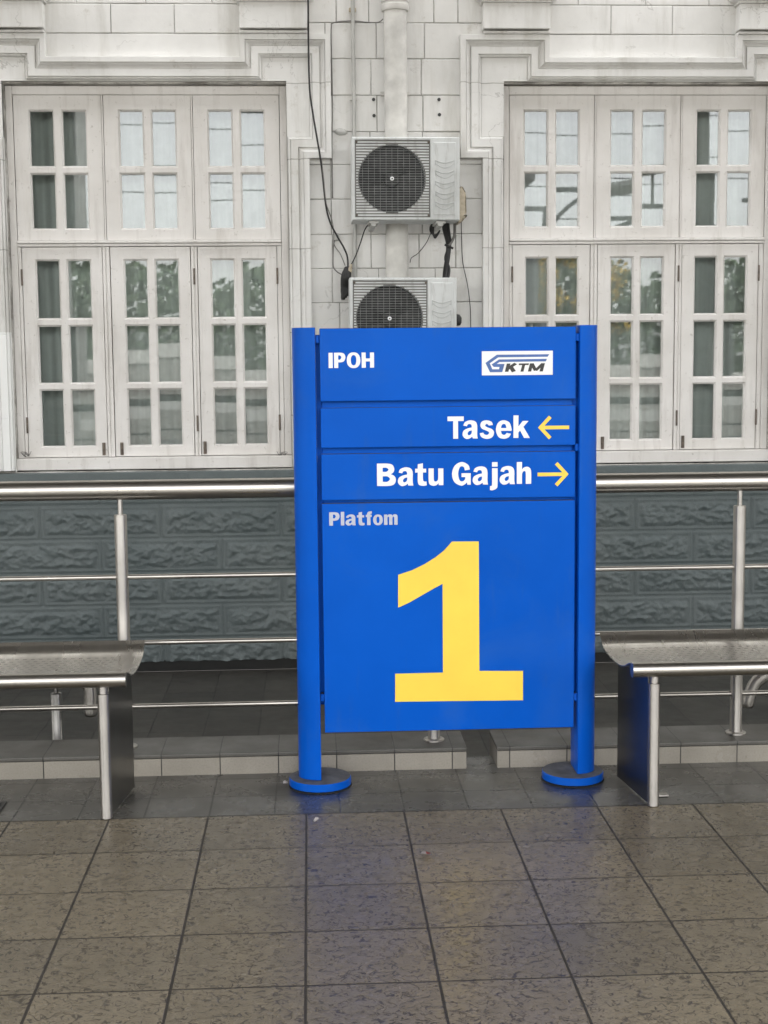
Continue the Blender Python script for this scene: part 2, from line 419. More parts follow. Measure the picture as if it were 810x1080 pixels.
# carcass with the two openings left out
b = bm_()
xs = [-45, CX[0]-HO, CX[0]+HO, CX[1]-HO, CX[1]+HO, 45]
zs = [ZS, ZT]
def wallbox(x0, x1, z0, z1): box(b, x0, x1, 9.012, 9.35, z0, z1)
for i in range(0, 5, 2): wallbox(xs[i], xs[i+1], ZS, ZT)
wallbox(-45, 45, LZ, ZS); wallbox(-45, 45, ZT, 10)
box(b, -14, 14, 9.7, 9.9, LZ, 10); box(b, -14, 14, 9.35, 9.7, 9.9, 10); box(b, -14, -13.8, 9.35, 9.7, LZ, 9.9); box(b, 13.8, 14, 9.35, 9.7, LZ, 9.9); box(b, -14, 14, 9.35, 9.7, LZ, LZ+.1)
part('wall', b, mortar())
# ashlar facing
def stone(bm, x0, x1, z0, z1, y=9.0, dp=.009, j=.0022, ch=.004):
    y += random.uniform(-.0025, .0025)
    o = [(x0+j, z0+j), (x1-j, z0+j), (x1-j, z1-j), (x0+j, z1-j)]
    i = [(x0+j+ch, z0+j+ch), (x1-j-ch, z0+j+ch), (x1-j-ch, z1-j-ch), (x0+j+ch, z1-j-ch)]
    tl = [random.uniform(-.0015, .0015) for _ in range(4)]
    A = [bm.verts.new((p[0], y, p[1])) for p in i]; B = [bm.verts.new((p[0], y+ch*.8, p[1])) for p in o]; C = [bm.verts.new((p[0], y+dp+.003, p[1])) for p in o]
    for k in range(4): A[k].co.y += tl[k]
    bm.faces.new(A)
    for k in range(4):
        bm.faces.new((B[k], B[(k+1) % 4], A[(k+1) % 4], A[k])); bm.faces.new((C[k], C[(k+1) % 4], B[(k+1) % 4], B[k]))
b = bm_()
def course(x0, x1, z0, z1, cuts):
    q = [x0]+[c for c in cuts if x0+.02 < c < x1-.02]+[x1]
    for a, c in zip(q, q[1:]): stone(b, a, c, z0, z1)
pz = [ZS+.02, .88, 1.09, 1.30, 1.514, 1.728, 1.939, 2.149, 2.365, 2.576, 2.774, 2.994, 3.213, 3.428, 3.645, 3.86, 4.08, 4.3, 4.52, 4.74, 4.96]
PJ = [(.20, .62, .99), (.40, .80), (.155, .52, .9), (.36, .74), (.2, .60, .93), (.155, .445, .80), (.16, .40, .70, .93), (.155, .40, .72), (.155, .43, .73, .94), (.155, .40, .725), (.155, .445, .73), (.165, .41, .72), (.13, .445, .74), (.20, .40, .80, .95), (.3, .7)]
for i, (z0, z1) in enumerate(zip(pz, pz[1:])):
    c = PJ[i % len(PJ)]
    if z1 <= 3.22: course(CX[0]+.99, CX[1]-.99, z0, z1, c)
    else: course(CX[0]+.58, CX[1]-.58, z0, z1, [-.2, *c, 1.32])
for cx in CX:       # recessed panels over the windows
    for z0, z1, cu in ((3.19, 3.362, ()), (3.362, 3.537, (-.195, .19)), (3.537, 3.715, (-.4, .02, .42)), (3.715, 3.9, (-.2, .2)), (3.9, 4.1, (0,))):
        course(cx-.60, cx+.60, z0, z1, [cx+u for u in cu])
for x0, x1 in ((-6, CX[0]-.99), (CX[1]+.99, 6)):
    for i, (z0, z1) in enumerate(zip(pz, pz[1:])): course(x0, x1, z0, z1, [x0+.31*(i % 2)+.62*k for k in range(9)])
part('ashlar_facing', b, M_stone)

# eared window surrounds, swept mouldings
PROF = [(0, .0), (0, .060), (.002, .062), (.032, .062), (.0335, .060), (.0335, .046), (.037, .046), (.0375, .053), (.043, .050), (.050, .040), (.056, .033), (.063, .029), (.0635, .021), (.067, .021), (.068, .040), (.070, .042), (.112, .042), (.1135, .040), (.1138, .026), (.117, .026), (.118, .033), (.122, .032), (.127, .024), (.130, .020), (.1305, .006), (.137, .006)]
def sweep(bm, path, prof):
    n = len(path); nr = []
    for i in range(n):
        p = Vector(path[i])
        d0 = (p-Vector(path[i-1])).normalized() if i else None
        d1 = (Vector(path[i+1])-p).normalized() if i < n-1 else None
        r = lambda v: Vector((v.y, -v.x))          # inward is to the right of travel
        if d0 is None: m = r(d1)
        elif d1 is None: m = r(d0)
        else:
            a, c = r(d0), r(d1); m = (a+c)/(1+a.dot(c))
        nr.append(m)
    rings = [[bm.verts.new((path[i][0]+nr[i].x*o, 9.0-h, path[i][1]+nr[i].y*o)) for o, h in prof] for i in range(n)]
    for a, c in zip(rings, rings[1:]):
        for k in range(len(prof)-1): bm.faces.new((a[k], a[k+1], c[k+1], c[k]))
half = [(.584, 3.213), (.584, 3.348), (1.137, 3.348), (1.137, 2.607), (1.0, 2.607), (1.0, ZS+.012)]
for cx in CX:
    b = bm_()
    path = [(cx-x, z) for x, z in half[::-1]]+[(cx+x, z) for x, z in half]
    sweep(b, path, PROF)
    for s in (-1, 1):
        L = [(.721, 3.078), (.863, 3.078), (.863, 2.742), (1.002, 2.742), (1.002, 3.213), (.721, 3.213)]
        prism_xz(b, [(cx+s*x, z) for x, z in L], 8.988, 9.05)
        # reveal
        vq = [(cx+s*.863, 8.982), (cx+s*.863, 9.10)]
        f = [b.verts.new((x, y, z)) for (x, y) in vq for z in (ZS, 3.078)]; b.faces.new((f[0], f[1], f[3], f[2]))
        f2 = [b.verts.new((cx+s*x, y, 3.0765)) for x in (0, .863) for y in (8.982, 9.10)]; b.faces.new((f2[0], f2[1], f2[3], f2[2]))
    sur = part('window_surround', b, M_surround)
    # corbel blocks over the ears
    for s in (-1, 1):
        b = bm_()
        x0, x1 = sorted((cx+s*.588, cx+s*1.0))
        box(b, x0, x1, 8.905, 9.02, 3.375, 3.528, .003)
        box(b, x0-.006*(s > 0)+.004, x1+.006*(s < 0)-.004, 8.925, 9.02, 3.3495, 3.366, .003)
        prof = [(.0, 3.5285), (.013, 3.529), (.014, 3.5365), (.010, 3.539), (.020, 3.546), (.038, 3.556), (.048, 3.572), (.049, 3.60), (.05, 3.60), (.052, 3.66), (.07, 3.70), (.07, 3.76)]
        rg = []
        for g, z in prof: rg.append([b.verts.new(v) for v in ((x0-g, 8.905-g, z), (x1+g, 8.905-g, z), (x1+g, 9.02, z), (x0-g, 9.02, z))])
        for a, c in zip(rg, rg[1:]):
            for k in range(4): b.faces.new((a[k], a[(k+1) % 4], c[(k+1) % 4], c[k]))
        b.faces.new(rg[0][::-1]); b.faces.new(rg[-1])
        part('corbel', b, M_stone)

# windows
def pane_frame(bm, x0, x1, z0, z1, xc, zc, y, th=.04, ch=.011, dpt=.014):
    """flat joinery with bevelled openings; xc,zc are lists of (lo,hi) pane openings"""
    X = [x0]+[v for p in xc for v in p]+[x1]; Z = [z0]+[v for p in zc for v in p]+[z1]
    V = {}
    def v(x, yy, z):
        k = (round(x, 5), round(yy, 5), round(z, 5))
        if k not in V: V[k] = bm.verts.new(k)
        return V[k]
    for i in range(len(X)-1):
        for j in range(len(Z)-1):
            a, c, e, f = X[i], X[i+1], Z[j], Z[j+1]
            if i % 2 and j % 2:
                o = [(a, e), (c, e), (c, f), (a, f)]; n_ = [(a+ch, e+ch), (c-ch, e+ch), (c-ch, f-ch), (a+ch, f-ch)]
                for k in range(4):
                    k2 = (k+1) % 4
                    bm.faces.new((v(o[k][0], y, o[k][1]), v(o[k2][0], y, o[k2][1]), v(n_[k2][0], y+dpt, n_[k2][1]), v(n_[k][0], y+dpt, n_[k][1])))
                    bm.faces.new((v(n_[k][0], y+dpt, n_[k][1]), v(n_[k2][0], y+dpt, n_[k2][1]), v(n_[k2][0], y+th, n_[k2][1]), v(n_[k][0], y+th, n_[k][1])))
            else:
                bm.faces.new((v(a, y, e), v(c, y, e), v(c, y, f), v(a, y, f)))
    q = [(x0, z0), (x1, z0), (x1, z1), (x0, z1)]
    for k in range(4):
        p, r = q[k], q[(k+1) % 4]
        bm.faces.new([bm.verts.new(t) for t in ((p[0], y, p[1]), (p[0], y+th, p[1]), (r[0], y+th, r[1]), (r[0], y, r[1]))])
def panes(bm, xc, zc, y, rx, rz):
    for a, c in xc:
        for e, f in zc:
            mx, mz = (a+c)/2, (e+f)/2; tx = rx+random.gauss(0, .004); tz = rz+random.gauss(0, .004)
            bm.faces.new([bm.verts.new((x, y+(x-mx)*tx+(z-mz)*tz, z)) for x, z in ((a-.0, e-.0), (c+.0, e), (c, f), (a, f))])
UP = [(-.817, -.279), (-.268, .270), (.281, .816)]
LO = [(-.797, -.300), (-.252, .247), (.290, .787)]
UZ = [(2.190, 2.540), (2.570, 2.922)]
LZZ = [(.836, 1.206), (1.234, 1.606), (1.637, 2.012)]
tilt = {0: [(-.012, .0), (.004, .01), (-.006, .01), (-.004, 0), (.003, -.004), (-.002, -.003)], 1: [(.004, .006), (-.005, .008), (.01, .002), (.003, -.003), (-.004, 0), (.004, -.002)]}
for wi, cx in enumerate(CX):
    WN = None
    b = bm_()
    yF = 9.075
    # fixed frame: jambs, head, transom, mullions (butted)
    box(b, cx-.861, cx-.8195, yF-.005, yF+.07, .775, 3.064, .002); box(b, cx+.8185, cx+.861, yF-.005, yF+.07, .775, 3.064, .002)
    box(b, cx-.8185, cx+.8175, yF-.004, yF+.07, 3.010, 3.064, .002)
    box(b, cx-.8185, cx+.8175, yF-.012, yF+.07, 2.088, 2.104, .002); box(b, cx-.8185, cx+.8175, yF-.026, yF+.07, 2.106, 2.124, .004)
    for u in (-.2735, .2755): box(b, cx+u-.0045, cx+u+.0045, yF-.006, yF+.07, 2.126, 3.008, .001)
    for u0, u1 in ((-.298, -.281), (-.274, -.255), (.250, .268), (.274, .288)): box(b, cx+u0, cx+u1, yF-.003, yF+.07, .775, 2.086, .002)
    for u in (-.2775, .271): box(b, cx+u-.003, cx+u+.003, yF+.004, yF+.07, .775, 2.086)
    for u0, u1 in ((-.8175, -.799), (.789, .8165)): box(b, cx+u0, cx+u1, yF-.001, yF+.07, .775, 2.086, .002)
    WN = part('window', b, M_wood, label=('left window, its lower half reflecting trees and one side casement dark' if wi == 0 else 'right window beside the air conditioners, its upper panes bright with sky'))
    def sub(name, bm, mat, **k):
        o = obj(name, bm, mat, WN, **k); o.matrix_parent_inverse = Matrix.Identity(4); return o
    b = bm_(); box(b, cx-.870, cx+.870, 9.02, 9.14, .698, .7725, .005, 2); sub('sill', b, M_wood)
    n = 0
    for cols, zc, z0, z1, yy in ((UP, UZ, 2.127, 3.007, yF), (LO, LZZ, .777, 2.084, yF+.004)):
        for a, c in cols:
            m = (a+c)/2
            xc = [(cx+m-.180, cx+m-.020), (cx+m+.020, cx+m+.180)] if cols is UP else [(cx+m-.170, cx+m-.014), (cx+m+.022, cx+m+.180)]
            b = bm_(); pane_frame(b, cx+a+.002, cx+c-.002, z0, z1, xc, zc, yy); sub('casement', b, M_wood)
            b = bm_(); rx, rz = tilt[wi][n]; panes(b, xc, zc, yy+.02, rx, rz)
            sub('glass', b, M_glass); n += 1
    for u in (-.7985, .2685, .788):      # iron butt hinges
        for z in (1.90, .98):
            b = bm_(); tube(b, [(cx+u, yF-.006, z-.05), (cx+u, yF-.006, z+.05)], .006, 8); sub('hinge', b, M_rust)
    for u in (-.325, -.212, .312):         # bolts at the meeting stiles
        b = bm_(); box(b, cx+u-.010, cx+u+.010, yF-.006, yF+.004, .785, .865, .002); tube(b, [(cx+u, yF-.010, .79), (cx+u, yF-.010, .86)], .005, 8); sub('bolt', b, M_rust)
# curtains hang behind the glass: things of their own
for wi, cx in enumerate(CX):
    b = bm_(); nx = 150
    pv = None
    for i in range(nx+1):
        x = cx-.95+1.9*i/nx
        y = 9.27+.016*math.sin(x*34+1.4*math.sin(x*7))+.010*math.sin(x*71+wi)
        v2 = [b.verts.new((x, y, z)) for z in (.60, 3.15)]
        if pv: b.faces.new((pv[0], v2[0], v2[1], pv[1]))
        pv = v2
    o = obj('curtain', b, M_curtain, smooth=True)
    tag(o, 'grey-green curtain hanging behind the %s' % ('left window, left of the sign' if wi == 0 else 'right window, behind the right post of the sign'), 'curtain', 'curtains behind the windows')

# grey-green rock-faced dado wall
b = bm_()
Z0, Z1 = -.531, .60; zc = [-.598, -.381, -.167, .042, .258, .475, .69]
x0, x1, st = -2.6, 3.6, .0085
nx, nz = int((x1-x0)/st), int((Z1-Z0)/st)
grid = []
for j in range(nz+1):
    z = Z0+(Z1-Z0)*j/nz
    k = max(i for i in range(len(zc)-1) if zc[i] <= z+1e-9)
    row = []
    for i in range(nx+1):
        x = x0+(x1-x0)*i/nx
        off = -1.701+(.378 if k % 2 == 1 else 0)
        q = (x-off)/.757; fx = (q-math.floor(q))*.757
        dj = min(fx, .757-fx, z-zc[k], zc[k+1]-z)
        h = 0
        if dj < .0065: h = -.010
        elif dj > .024:
            cell = math.floor(q)*13.7+k*5.3
            p = Vector((x*7+cell, z*13, cell))
            rr = 1-abs(noise.noise(p)+.35*noise.noise(p*2.7))*2
            r2 = noise.fractal(Vector((x*20+cell, z*32, 1.3)), .8, 2.1, 4)
            e = min(1, (dj-.024)/.03)
            h = -.007+e*(.012+.006*max(0, rr)+.017*r2)
        if j == 0: h -= .01*abs(noise.noise(Vector((x*9, 0, 0))))
        zz = z+(.006*noise.noise(Vector((x*8, 3, 0))) if j == 0 else 0)
        row.append(b.verts.new((x, 9.0-.012-h, zz)))
    grid.append(row)
for j in range(nz):
    for i in range(nx): b.faces.new((grid[j][i], grid[j][i+1], grid[j+1][i+1], grid[j+1][i]))
part('block_wall', b, M_block, smooth=True)
b = bm_(); box(b, -13, 13, 8.955, 9.02, .6005, .684, .006, 2); part('ledge', b, M_block)
for xa, xb in ((-13, -2.6), (3.6, 13)): b = bm_(); box(b, xa, xb, 8.985, 9.02, Z0, .6, 0); part('plain_dado', b, M_block)
b = bm_(); box(b, -13, 13, 9.0, 9.02, LZ+.001, Z0+.03); part('skirting', b, M_skirt)

# ------------------------------------------------------------------ drainpipe, conduit, cables
t = thing('drainpipe', 'thick off-white drainpipe running down the wall behind the air conditioners', 'drainpipe', (.556, 8.9, LZ))
b = bm_(); tube(b, [(.556, 8.9, LZ), (.556, 8.9, 5.0)], .070, 28); auto(part('pipe', b, M_pipe, t))
b = bm_(); lathe(b, [(.0705, 3.47), (.080, 3.472), (.084, 3.48), (.084, 3.505), (.079, 3.51), (.079, 3.52), (.085, 3.525), (.085, 3.66), (.0705, 3.665)], (.556, 8.9, 0)); auto(part('collar', b, M_pipe, t))
for z in (3.0, 1.2):
    b = bm_(); box(b, .556-.09, .556+.09, 8.975, 9.0, z-.012, z+.012, .002); part('bracket', b, M_pipe, t)
t = thing('conduit', 'thin grey conduit running straight down the wall left of the drainpipe', 'conduit', (.298, 8.97, 1.6))
b = bm_(); tube(b, [(.298, 8.97, 1.6), (.302, 8.97, 2.95), (.298, 8.97, 5.0)], .0125, 12); auto(part('tube', b, M_conduit, t))
for z in (3.5, 2.97, 2.62): b = bm_(); box(b, .277, .321, 8.975, 8.998, z-.012, z+.012, .004); part('clip', b, M_pipe if z < 3.4 else M_tape, t)
def cable(name, label, px, r, mat, Y=8.94, cat='cable', group=None, n=8):
    pts = [W(p[0], p[1], p[2] if len(p) > 2 else Y) for p in px]
    b = bm_(); tube(b, spline(pts, 8), r, n); o = obj(name, b, mat, smooth=True); return tag(o, label, cat, group)
cable('cable', 'long black cable drooping over the left window surround to the taped joint', [(324.5, -22, 8.86), (325, 5, 8.86), (325.3, 45, 8.925), (326.5, 92, 8.925), (330.5, 123, 8.925), (338.6, 172, 8.93), (343.5, 215, 8.97), (348, 234), (355, 248), (363, 262), (366.5, 272), (367, 287)], .0056, M_rubber)
cable('cable', 'thin dark cable branching left from the drainpipe collar and down beside the surround', [(404, 20, 8.92), (399, 23.5), (388, 23.5, 8.98), (370, 22, 8.985), (352, 24, 8.985), (349.3, 30, 8.985), (349.6, 60, 8.985), (350.6, 110, 8.985), (350, 160, 8.985), (350.8, 209, 8.985)], .0034, M_greycab)
cable('cable', 'thin grey cable hanging in a loop below the wall clip left of the air conditioners', [(353, 251, 8.98), (351.5, 262, 8.98), (351.5, 280, 8.98), (355, 286, 8.97), (361, 290)], .0042, M_greycab)
cable('cable', 'thin black wire curving from the left foot of the upper air conditioner', [(389, 236, 8.8), (384.5, 243, 8.85), (379.5, 258), (375, 270), (370.5, 279)], .0038, M_rubber)
cable('cable', 'thin dark wire hanging down the wall right of the lower air conditioner', [(486.5, 228, 8.95), (486.8, 250, 8.98), (488, 276, 8.98), (493, 300, 8.98), (496, 325, 8.98), (496.5, 352, 8.98)], .0026, M_rubber)
cable('cable', 'hair-thin stray wire drooping below the right foot of the upper air conditioner', [(457, 240, 8.85), (453, 249, 8.94), (449, 257, 8.98), (441, 267, 8.985), (434, 272, 8.985), (432.5, 277, 8.985)], .0022, M_rubber)
cable('cable', 'second thin strand hanging beside the long black cable left of the upper air conditioner', [(339, 168, 8.93), (341.5, 190, 8.935), (344, 214, 8.965), (350, 232, 8.975), (352, 246, 8.98), (352.5, 258, 8.98), (359, 268, 8.975), (364, 280, 8.95)], .003, M_greycab)
# taped joint with hanging bundle
t = thing('cable_joint', 'black taped cable bundle with a beige plug, left of the lower air conditioner', 'cable joint', tuple(W(364, 300, 8.93)))
b = bm_()
for k in range(4): tube(b, spline([W(366+k*.6, 282, 8.93), W(362+k*2, 291, 8.92-.01*k), W(361.5+k*1.6, 303, 8.93), W(362+k*1.9, 316-k*2, 8.92)], 6), [.014-.002*abs(q/9-1)*(q % 3 == 0) for q in range(19)], 8)
part('bundle', b, M_rubber, t, smooth=True)
b = bm_(); tube(b, [W(366.5, 293, 8.90), W(369, 286, 8.90), W(370.3, 279, 8.91)], [.014, .012, .009], 8); part('plug', b, M_tape, t, smooth=True)
t = thing('refrigerant_hose', 'black insulated hoses hanging between the two air conditioners', 'hose', tuple(W(470, 262, 8.86)))
for k, (dx, r) in enumerate(((0, .016), (3.2, .012), (-1.5, .008))):
    b = bm_(); tube(b, spline([W(468.5+dx, 232, 8.78), W(469.5+dx, 243, 8.84), W(473+dx*.4, 258, 8.88), W(472-dx*.5, 272, 8.88), W(470+dx, 285, 8.86), W(469+dx*.6, 297, 8.8)], 8), r, 10); part('hose', b, M_rubber if k < 2 else M_greycab, t, smooth=True)
b = bm_(); tube(b, [W(469, 258, 8.85), W(478, 262, 8.85)], .007, 8); part('strap', b, M_rubber, t)
b = bm_(); tube(b, spline([W(479.5, 231, 8.8), W(479.5, 246, 8.85), W(477, 254, 8.87), W(473, 259, 8.87)], 6), .009, 8); part('copper_pipe', b, M_greycab, t, smooth=True)
b = bm_()
for k in range(4): tube(b, spline([W(463+k, 233, 8.8), W(455+k*1.2, 237, 8.85), W(454+k, 244, 8.88), W(459, 248+k, 8.88), W(464, 243, 8.86)], 6), .005, 6)
part('wire_loop', b, M_rubber, t, smooth=True)
# plaster lump, cable clip, screw holes
b = bm_(); bmesh.ops.create_icosphere(b, subdivisions=3, radius=.03)
for v in b.verts: v.co = Vector((v.co.x*1.3, v.co.y*.5, v.co.z*.7))*(1+.25*noise.noise(v.co*40))+W(359.7, 139, 8.99)
tag(obj('plaster_lump', b, M_conduit, smooth=True), 'small grey lump of mortar stuck on the wall left of the upper air conditioner', 'mortar lump')
b = bm_(); box(b, *[q for q in (W(352.5, 250, 8.98).x, W(357.5, 250, 8.98).x, 8.95, 8.998, W(355, 254, 8.98).z, W(355, 246, 8.98).z)], .006); tag(obj('cable_clip', b, M_conduit), 'grey clip holding the long black cable on the wall', 'cable clip')
for nm, ps in (('left pair', ((394, 105), (394.5, 122))), ('right pair', ((463, 105), (463.5, 121)))):
    for k, (px, py) in enumerate(ps):
        b = bm_(); c = W(px, py, 8.994); lathe(b, [(.0105, -.004), (.0105, .002), (.006, .0025), (.0055, .0)], c, 10, 'y')
        tag(obj('wall_plug', b, M_drain), '%s dark screw hole %s the drainpipe above the upper air conditioner' % (('upper', 'lower')[k], 'left of' if nm == 'left pair' else 'right of'), 'screw hole', 'old screw holes')

for nm, px, sg in (('left', 28, 1), ('right', 297, -1)):
    b = bm_()
    for k in range(3): tube(b, spline([W(px, 482, 9.065), W(px-sg*(3+k*1.5), 480.5-1.6*k, 9.05), W(px-sg*1, 478.5-.8*k, 9.045), W(px+sg*2, 481-k*.6, 9.05), W(px+sg*(5-k*2.2), 476+k*2.2, 9.055)], 6), .0013, 5)
    tag(obj('wire_tie', b, M_rubber, smooth=True), 'thin twisted wire at the bottom %s corner of the left window' % nm, 'wire tie')
# ------------------------------------------------------------------ air conditioners
def make_ac():
    w, h, dp = .642, .486, .27
    root = thing('air_conditioner', 'x', 'air conditioner', (0, 0, 0), 'outdoor air conditioner units on the wall')
    P = lambda name, bm, mat, par=root, **k: obj(name, bm, mat, par, **k)
    cx, cz, R = .238, .243, .2
    # casing with a round opening in the front
    b = bm_()
    n = 48
    ring = [(cx+R*math.cos(2*PI*i/n), cz+R*math.sin(2*PI*i/n)) for i in range(n)]
    lo = (.018, .465, .018, h-.018)
    def sq(a):
        dx, dz = math.cos(a), math.sin(a); s = min((.2235/abs(dx)) if abs(dx) > 1e-6 else 9, (.225/abs(dz)) if abs(dz) > 1e-6 else 9)
        return (.2415+dx*s, cz+dz*s)
    ang = sorted(set([2*PI*i/n for i in range(n)]+[math.atan2(z, x) % (2*PI) for x in (-.2235, .2235) for z in (-.225, .225)]))
    ri = [b.verts.new((cx+R*math.cos(a), .012, cz+R*math.sin(a))) for a in ang]
    rb = [b.verts.new((cx+R*math.cos(a), .09, cz+R*math.sin(a))) for a in ang]
    ro = [b.verts.new((sq(a)[0], .012, sq(a)[1])) for a in ang]
    rf = [b.verts.new((.2415+(sq(a)[0]-.2415)*1.008, 0, cz+(sq(a)[1]-cz)*1.008)) for a in ang]
    m = len(ang)
    for i in range(m):
        j = (i+1) % m
        b.faces.new((ri[i], ri[j], ro[j], ro[i])).material_index = 1; b.faces.new((rb[i], rb[j], ri[j], ri[i])); b.faces.new((ro[i], ro[j], rf[j], rf[i]))
    b.faces.new([b.verts.new(v.co.copy()) for v in rb])
    # front border strips, rounded sides
    zz0, zz1 = cz-.225*1.008, cz+.225*1.008; xx0, xx1 = .2415-.2235*1.008, .2415+.2235*1.008
    def q(x0, x1, z0, z1): b.faces.new([b.verts.new(v) for v in ((x0, 0, z0), (x1, 0, z0), (x1, 0, z1), (x0, 0, z1))])
    q(.006, xx0, .006, h-.006); q(xx1, w-.006, .006, h-.006); q(xx0, xx1, .006, zz0); q(xx0, xx1, zz1, h-.006)
    def ringat(g, y): return [b.verts.new(v) for v in ((g, y, g), (w-g, y, g), (w-g, y, h-g), (g, y, h-g))]
    a0, a1, a2 = ringat(.006, 0), ringat(0, .008), ringat(0, dp)
    for u, v in ((a0, a1), (a1, a2)):
        for i in range(4): b.faces.new((u[i], u[(i+1) % 4], v[(i+1) % 4], v[i]))
    b.faces.new(a2)
    cas = P('casing', b, [M_ac, M_greycab])
    # louvre ribs in the corners of the square
    b = bm_()
    nz = 27
    for i in range(nz):
        z = cz-.213+.426*i/(nz-1)
        half_ = math.sqrt(max(0, R*R-(z-cz)**2))*1.015
        for s in (-1, 1):
            e0 = cx+s*half_ if half_ > .0 else cx
            e1 = .2415+s*.217
            if abs(e1-e0) > .006:
                x0, x1 = sorted((e0, e1)); box(b, x0, x1, .006, .0125, z-.0042, z+.0042)
    P('louvre', b, M_ac, cas)
    # fan inside
    b = bm_()
    for k in range(3):
        a = k*2*PI/3+.4
        pr = None
        for i in range(9):
            r = .05+.14*i/8
            vv = [b.verts.new((cx+r*math.cos(a+.9*t), .055-.03*(t-.5), cz+r*math.sin(a+.9*t))) for t in (0, .35, .7, 1)]
            if pr:
                for u in range(3): b.faces.new((pr[u], vv[u], vv[u+1], pr[u+1]))
            pr = vv
    lathe(b, [(.052, .07), (.052, .045), (.04, .035), (.0001, .033)], (cx, 0, cz), 20, 'y')
    P('fan', b, M_mesh, root)
    b = bm_(); lathe(b, [(R-.001, .086), (.001, .0861)], (cx, 0, cz), 48, 'y'); P('fan_recess', b, M_mesh, root)
    # guard: close horizontal wires, a few vertical ones, hub
    b = bm_()
    for i in range(nz):
        z = cz-.192+.384*i/(nz-1); hw = math.sqrt(max(0, R*R-(z-cz)**2))-.002
        if hw > .01: tube(b, [(cx-hw, .006, z), (cx+hw, .006, z)], .0019, 5, False)
    for i in range(11):
        x = cx-.175+.35*i/10; hh = math.sqrt(R*R-(x-cx)**2)-.002
        tube(b, [(x, .010, cz-hh), (x, .010, cz+hh)], .0013, 5, False)
    for rr in (.199,): tube(b, [(cx+rr*math.cos(2*PI*i/40), .008, cz+rr*math.sin(2*PI*i/40)) for i in range(41)], .002, 5, False)
    g = P('fan_guard', b, M_wire, root)
    b = bm_(); lathe(b, [(.012, .008), (.012, .0), (.009, -.004), (.0001, -.004)], (cx, 0, cz), 16, 'y'); lathe(b, [(.004, -.004), (.004, -.0055), (.0001, -.0055)], (cx, 0, cz), 10, 'y', mi=1); P('hub', b, [M_white, M_mesh], g)
    # right-hand service panel with wavy embossing
    b = bm_(); box(b, .485, .618, -.004, .003, .03, h-.03, .003)
    P('service_panel', b, M_ac, root)
    b = bm_()
    for z in (.350, .290, .228, .168, .108):
        pts = [(.495+.113*t/12, -.0045, z-.016*math.sin(PI*t/12)) for t in range(13)]
        tube(b, pts, .0030, 6)
        tube(b, [(p[0], p[1], p[2]-.028+.012*(1-math.sin(PI*i/12))) for i, p in enumerate(pts)], .0022, 6)
        tube(b, [(.495, -.0045, z), (.495, -.0045, z-.03)], .002, 6); tube(b, [(.608, -.0045, z), (.608, -.0045, z-.03)], .002, 6)
    P('embossing', b, plain('painted_emboss_shade', (.45, .465, .46), .6) if 'painted_emboss_shade' not in MATS else MATS['painted_emboss_shade'], root)  # darker colour paints in the shading of the embossed lines
    for x, z in ((.028, .456), (.455, .456), (.028, .03), (.455, .03)):
        b = bm_(); lathe(b, [(.006, .012), (.006, -.001), (.0001, -.002)], (x, 0, z), 10, 'y'); P('screw', b, M_rust, root)
    for x in (.10, .50):
        b = bm_(); box(b, x, x+.06, .03, dp-.02, -.016, -.001, .002); P('foot', b, M_conduit, root)
        b = bm_(); box(b, x+.012, x+.042, .01, dp+.13, -.034, -.017, .002); P('wall_bracket', b, M_conduit, root)
    return root
def ctree(o, parent=None):
    c = o.copy(); COL.objects.link(c)
    if parent is not None: c.parent = parent
    for ch in list(o.children): ctree(ch, c)
    return c
ac = make_ac()
ac2 = ctree(ac)
ac.location = (.272, 8.60, 2.199); ac.rotation_euler = (0, math.radians(.3), 0)
tag(ac, 'upper grey air conditioner unit with a round fan, mounted high on the white wall', 'air conditioner')
ac2.location = (.250, 8.60, 1.376); ac2.rotation_euler = (0, math.radians(.4), 0)
tag(ac2, 'lower grey air conditioner unit, half hidden behind the top of the blue sign', 'air conditioner')
b = bm_()       # beige pipe cover on the side of the upper unit
prof = [(.642, .20), (.642, -.008), (.668, .0), (.690, .028), (.694, .05), (.690, .17), (.668, .215)]
prism_xz(b, prof, .10, .26); bmesh.ops.bevel(b, geom=list(b.edges), offset=.006, segments=2, affect='EDGES')
auto(obj('valve_cover', b, M_tape, ac))
b = bm_(); lathe(b, [(.0001, 0), (.02, .004), (.03, .02), (.03, .05), (.018, .07), (.0001, .072)], (.655, .12, .20), 14); o = obj('valve_cap', b, M_rubber, ac2, smooth=True)

# ------------------------------------------------------------------ steel railing along the platform edge
RY = 4.79
t = thing('railing', 'brushed steel railing with a thick handrail and three thin bars along the platform kerb', 'railing', (.4, RY, .0745))
b = bm_(); tube(b, [(-3.3, RY, .958), (4.2, RY, .958)], .0335, 32); auto(part('handrail', b, M_rail, t))
for z in (.662, .436, .216): b = bm_(); tube(b, [(-3.3, RY, z), (4.2, RY, z)], .0086, 12); part('bar', b, M_rail, t, smooth=True)
for x in (-2.75, -1.69, -.639, .414, 1.472, 2.53, 3.59):
    b = bm_(); lathe(b, [(.0212, .0755), (.0212, .872), (.0205, .874), (.0085, .8745), (.0085, .928)], (x, RY, 0), 24); p_ = auto(part('post', b, M_post, t))
    b = bm_(); lathe(b, [(.036, .0748), (.036, .079), (.033, .081), (.0216, .082)], (x, RY, 0), 24); o = obj('base_flange', b, M_post, p_); o.matrix_parent_inverse = Matrix.Identity(4); auto(o)

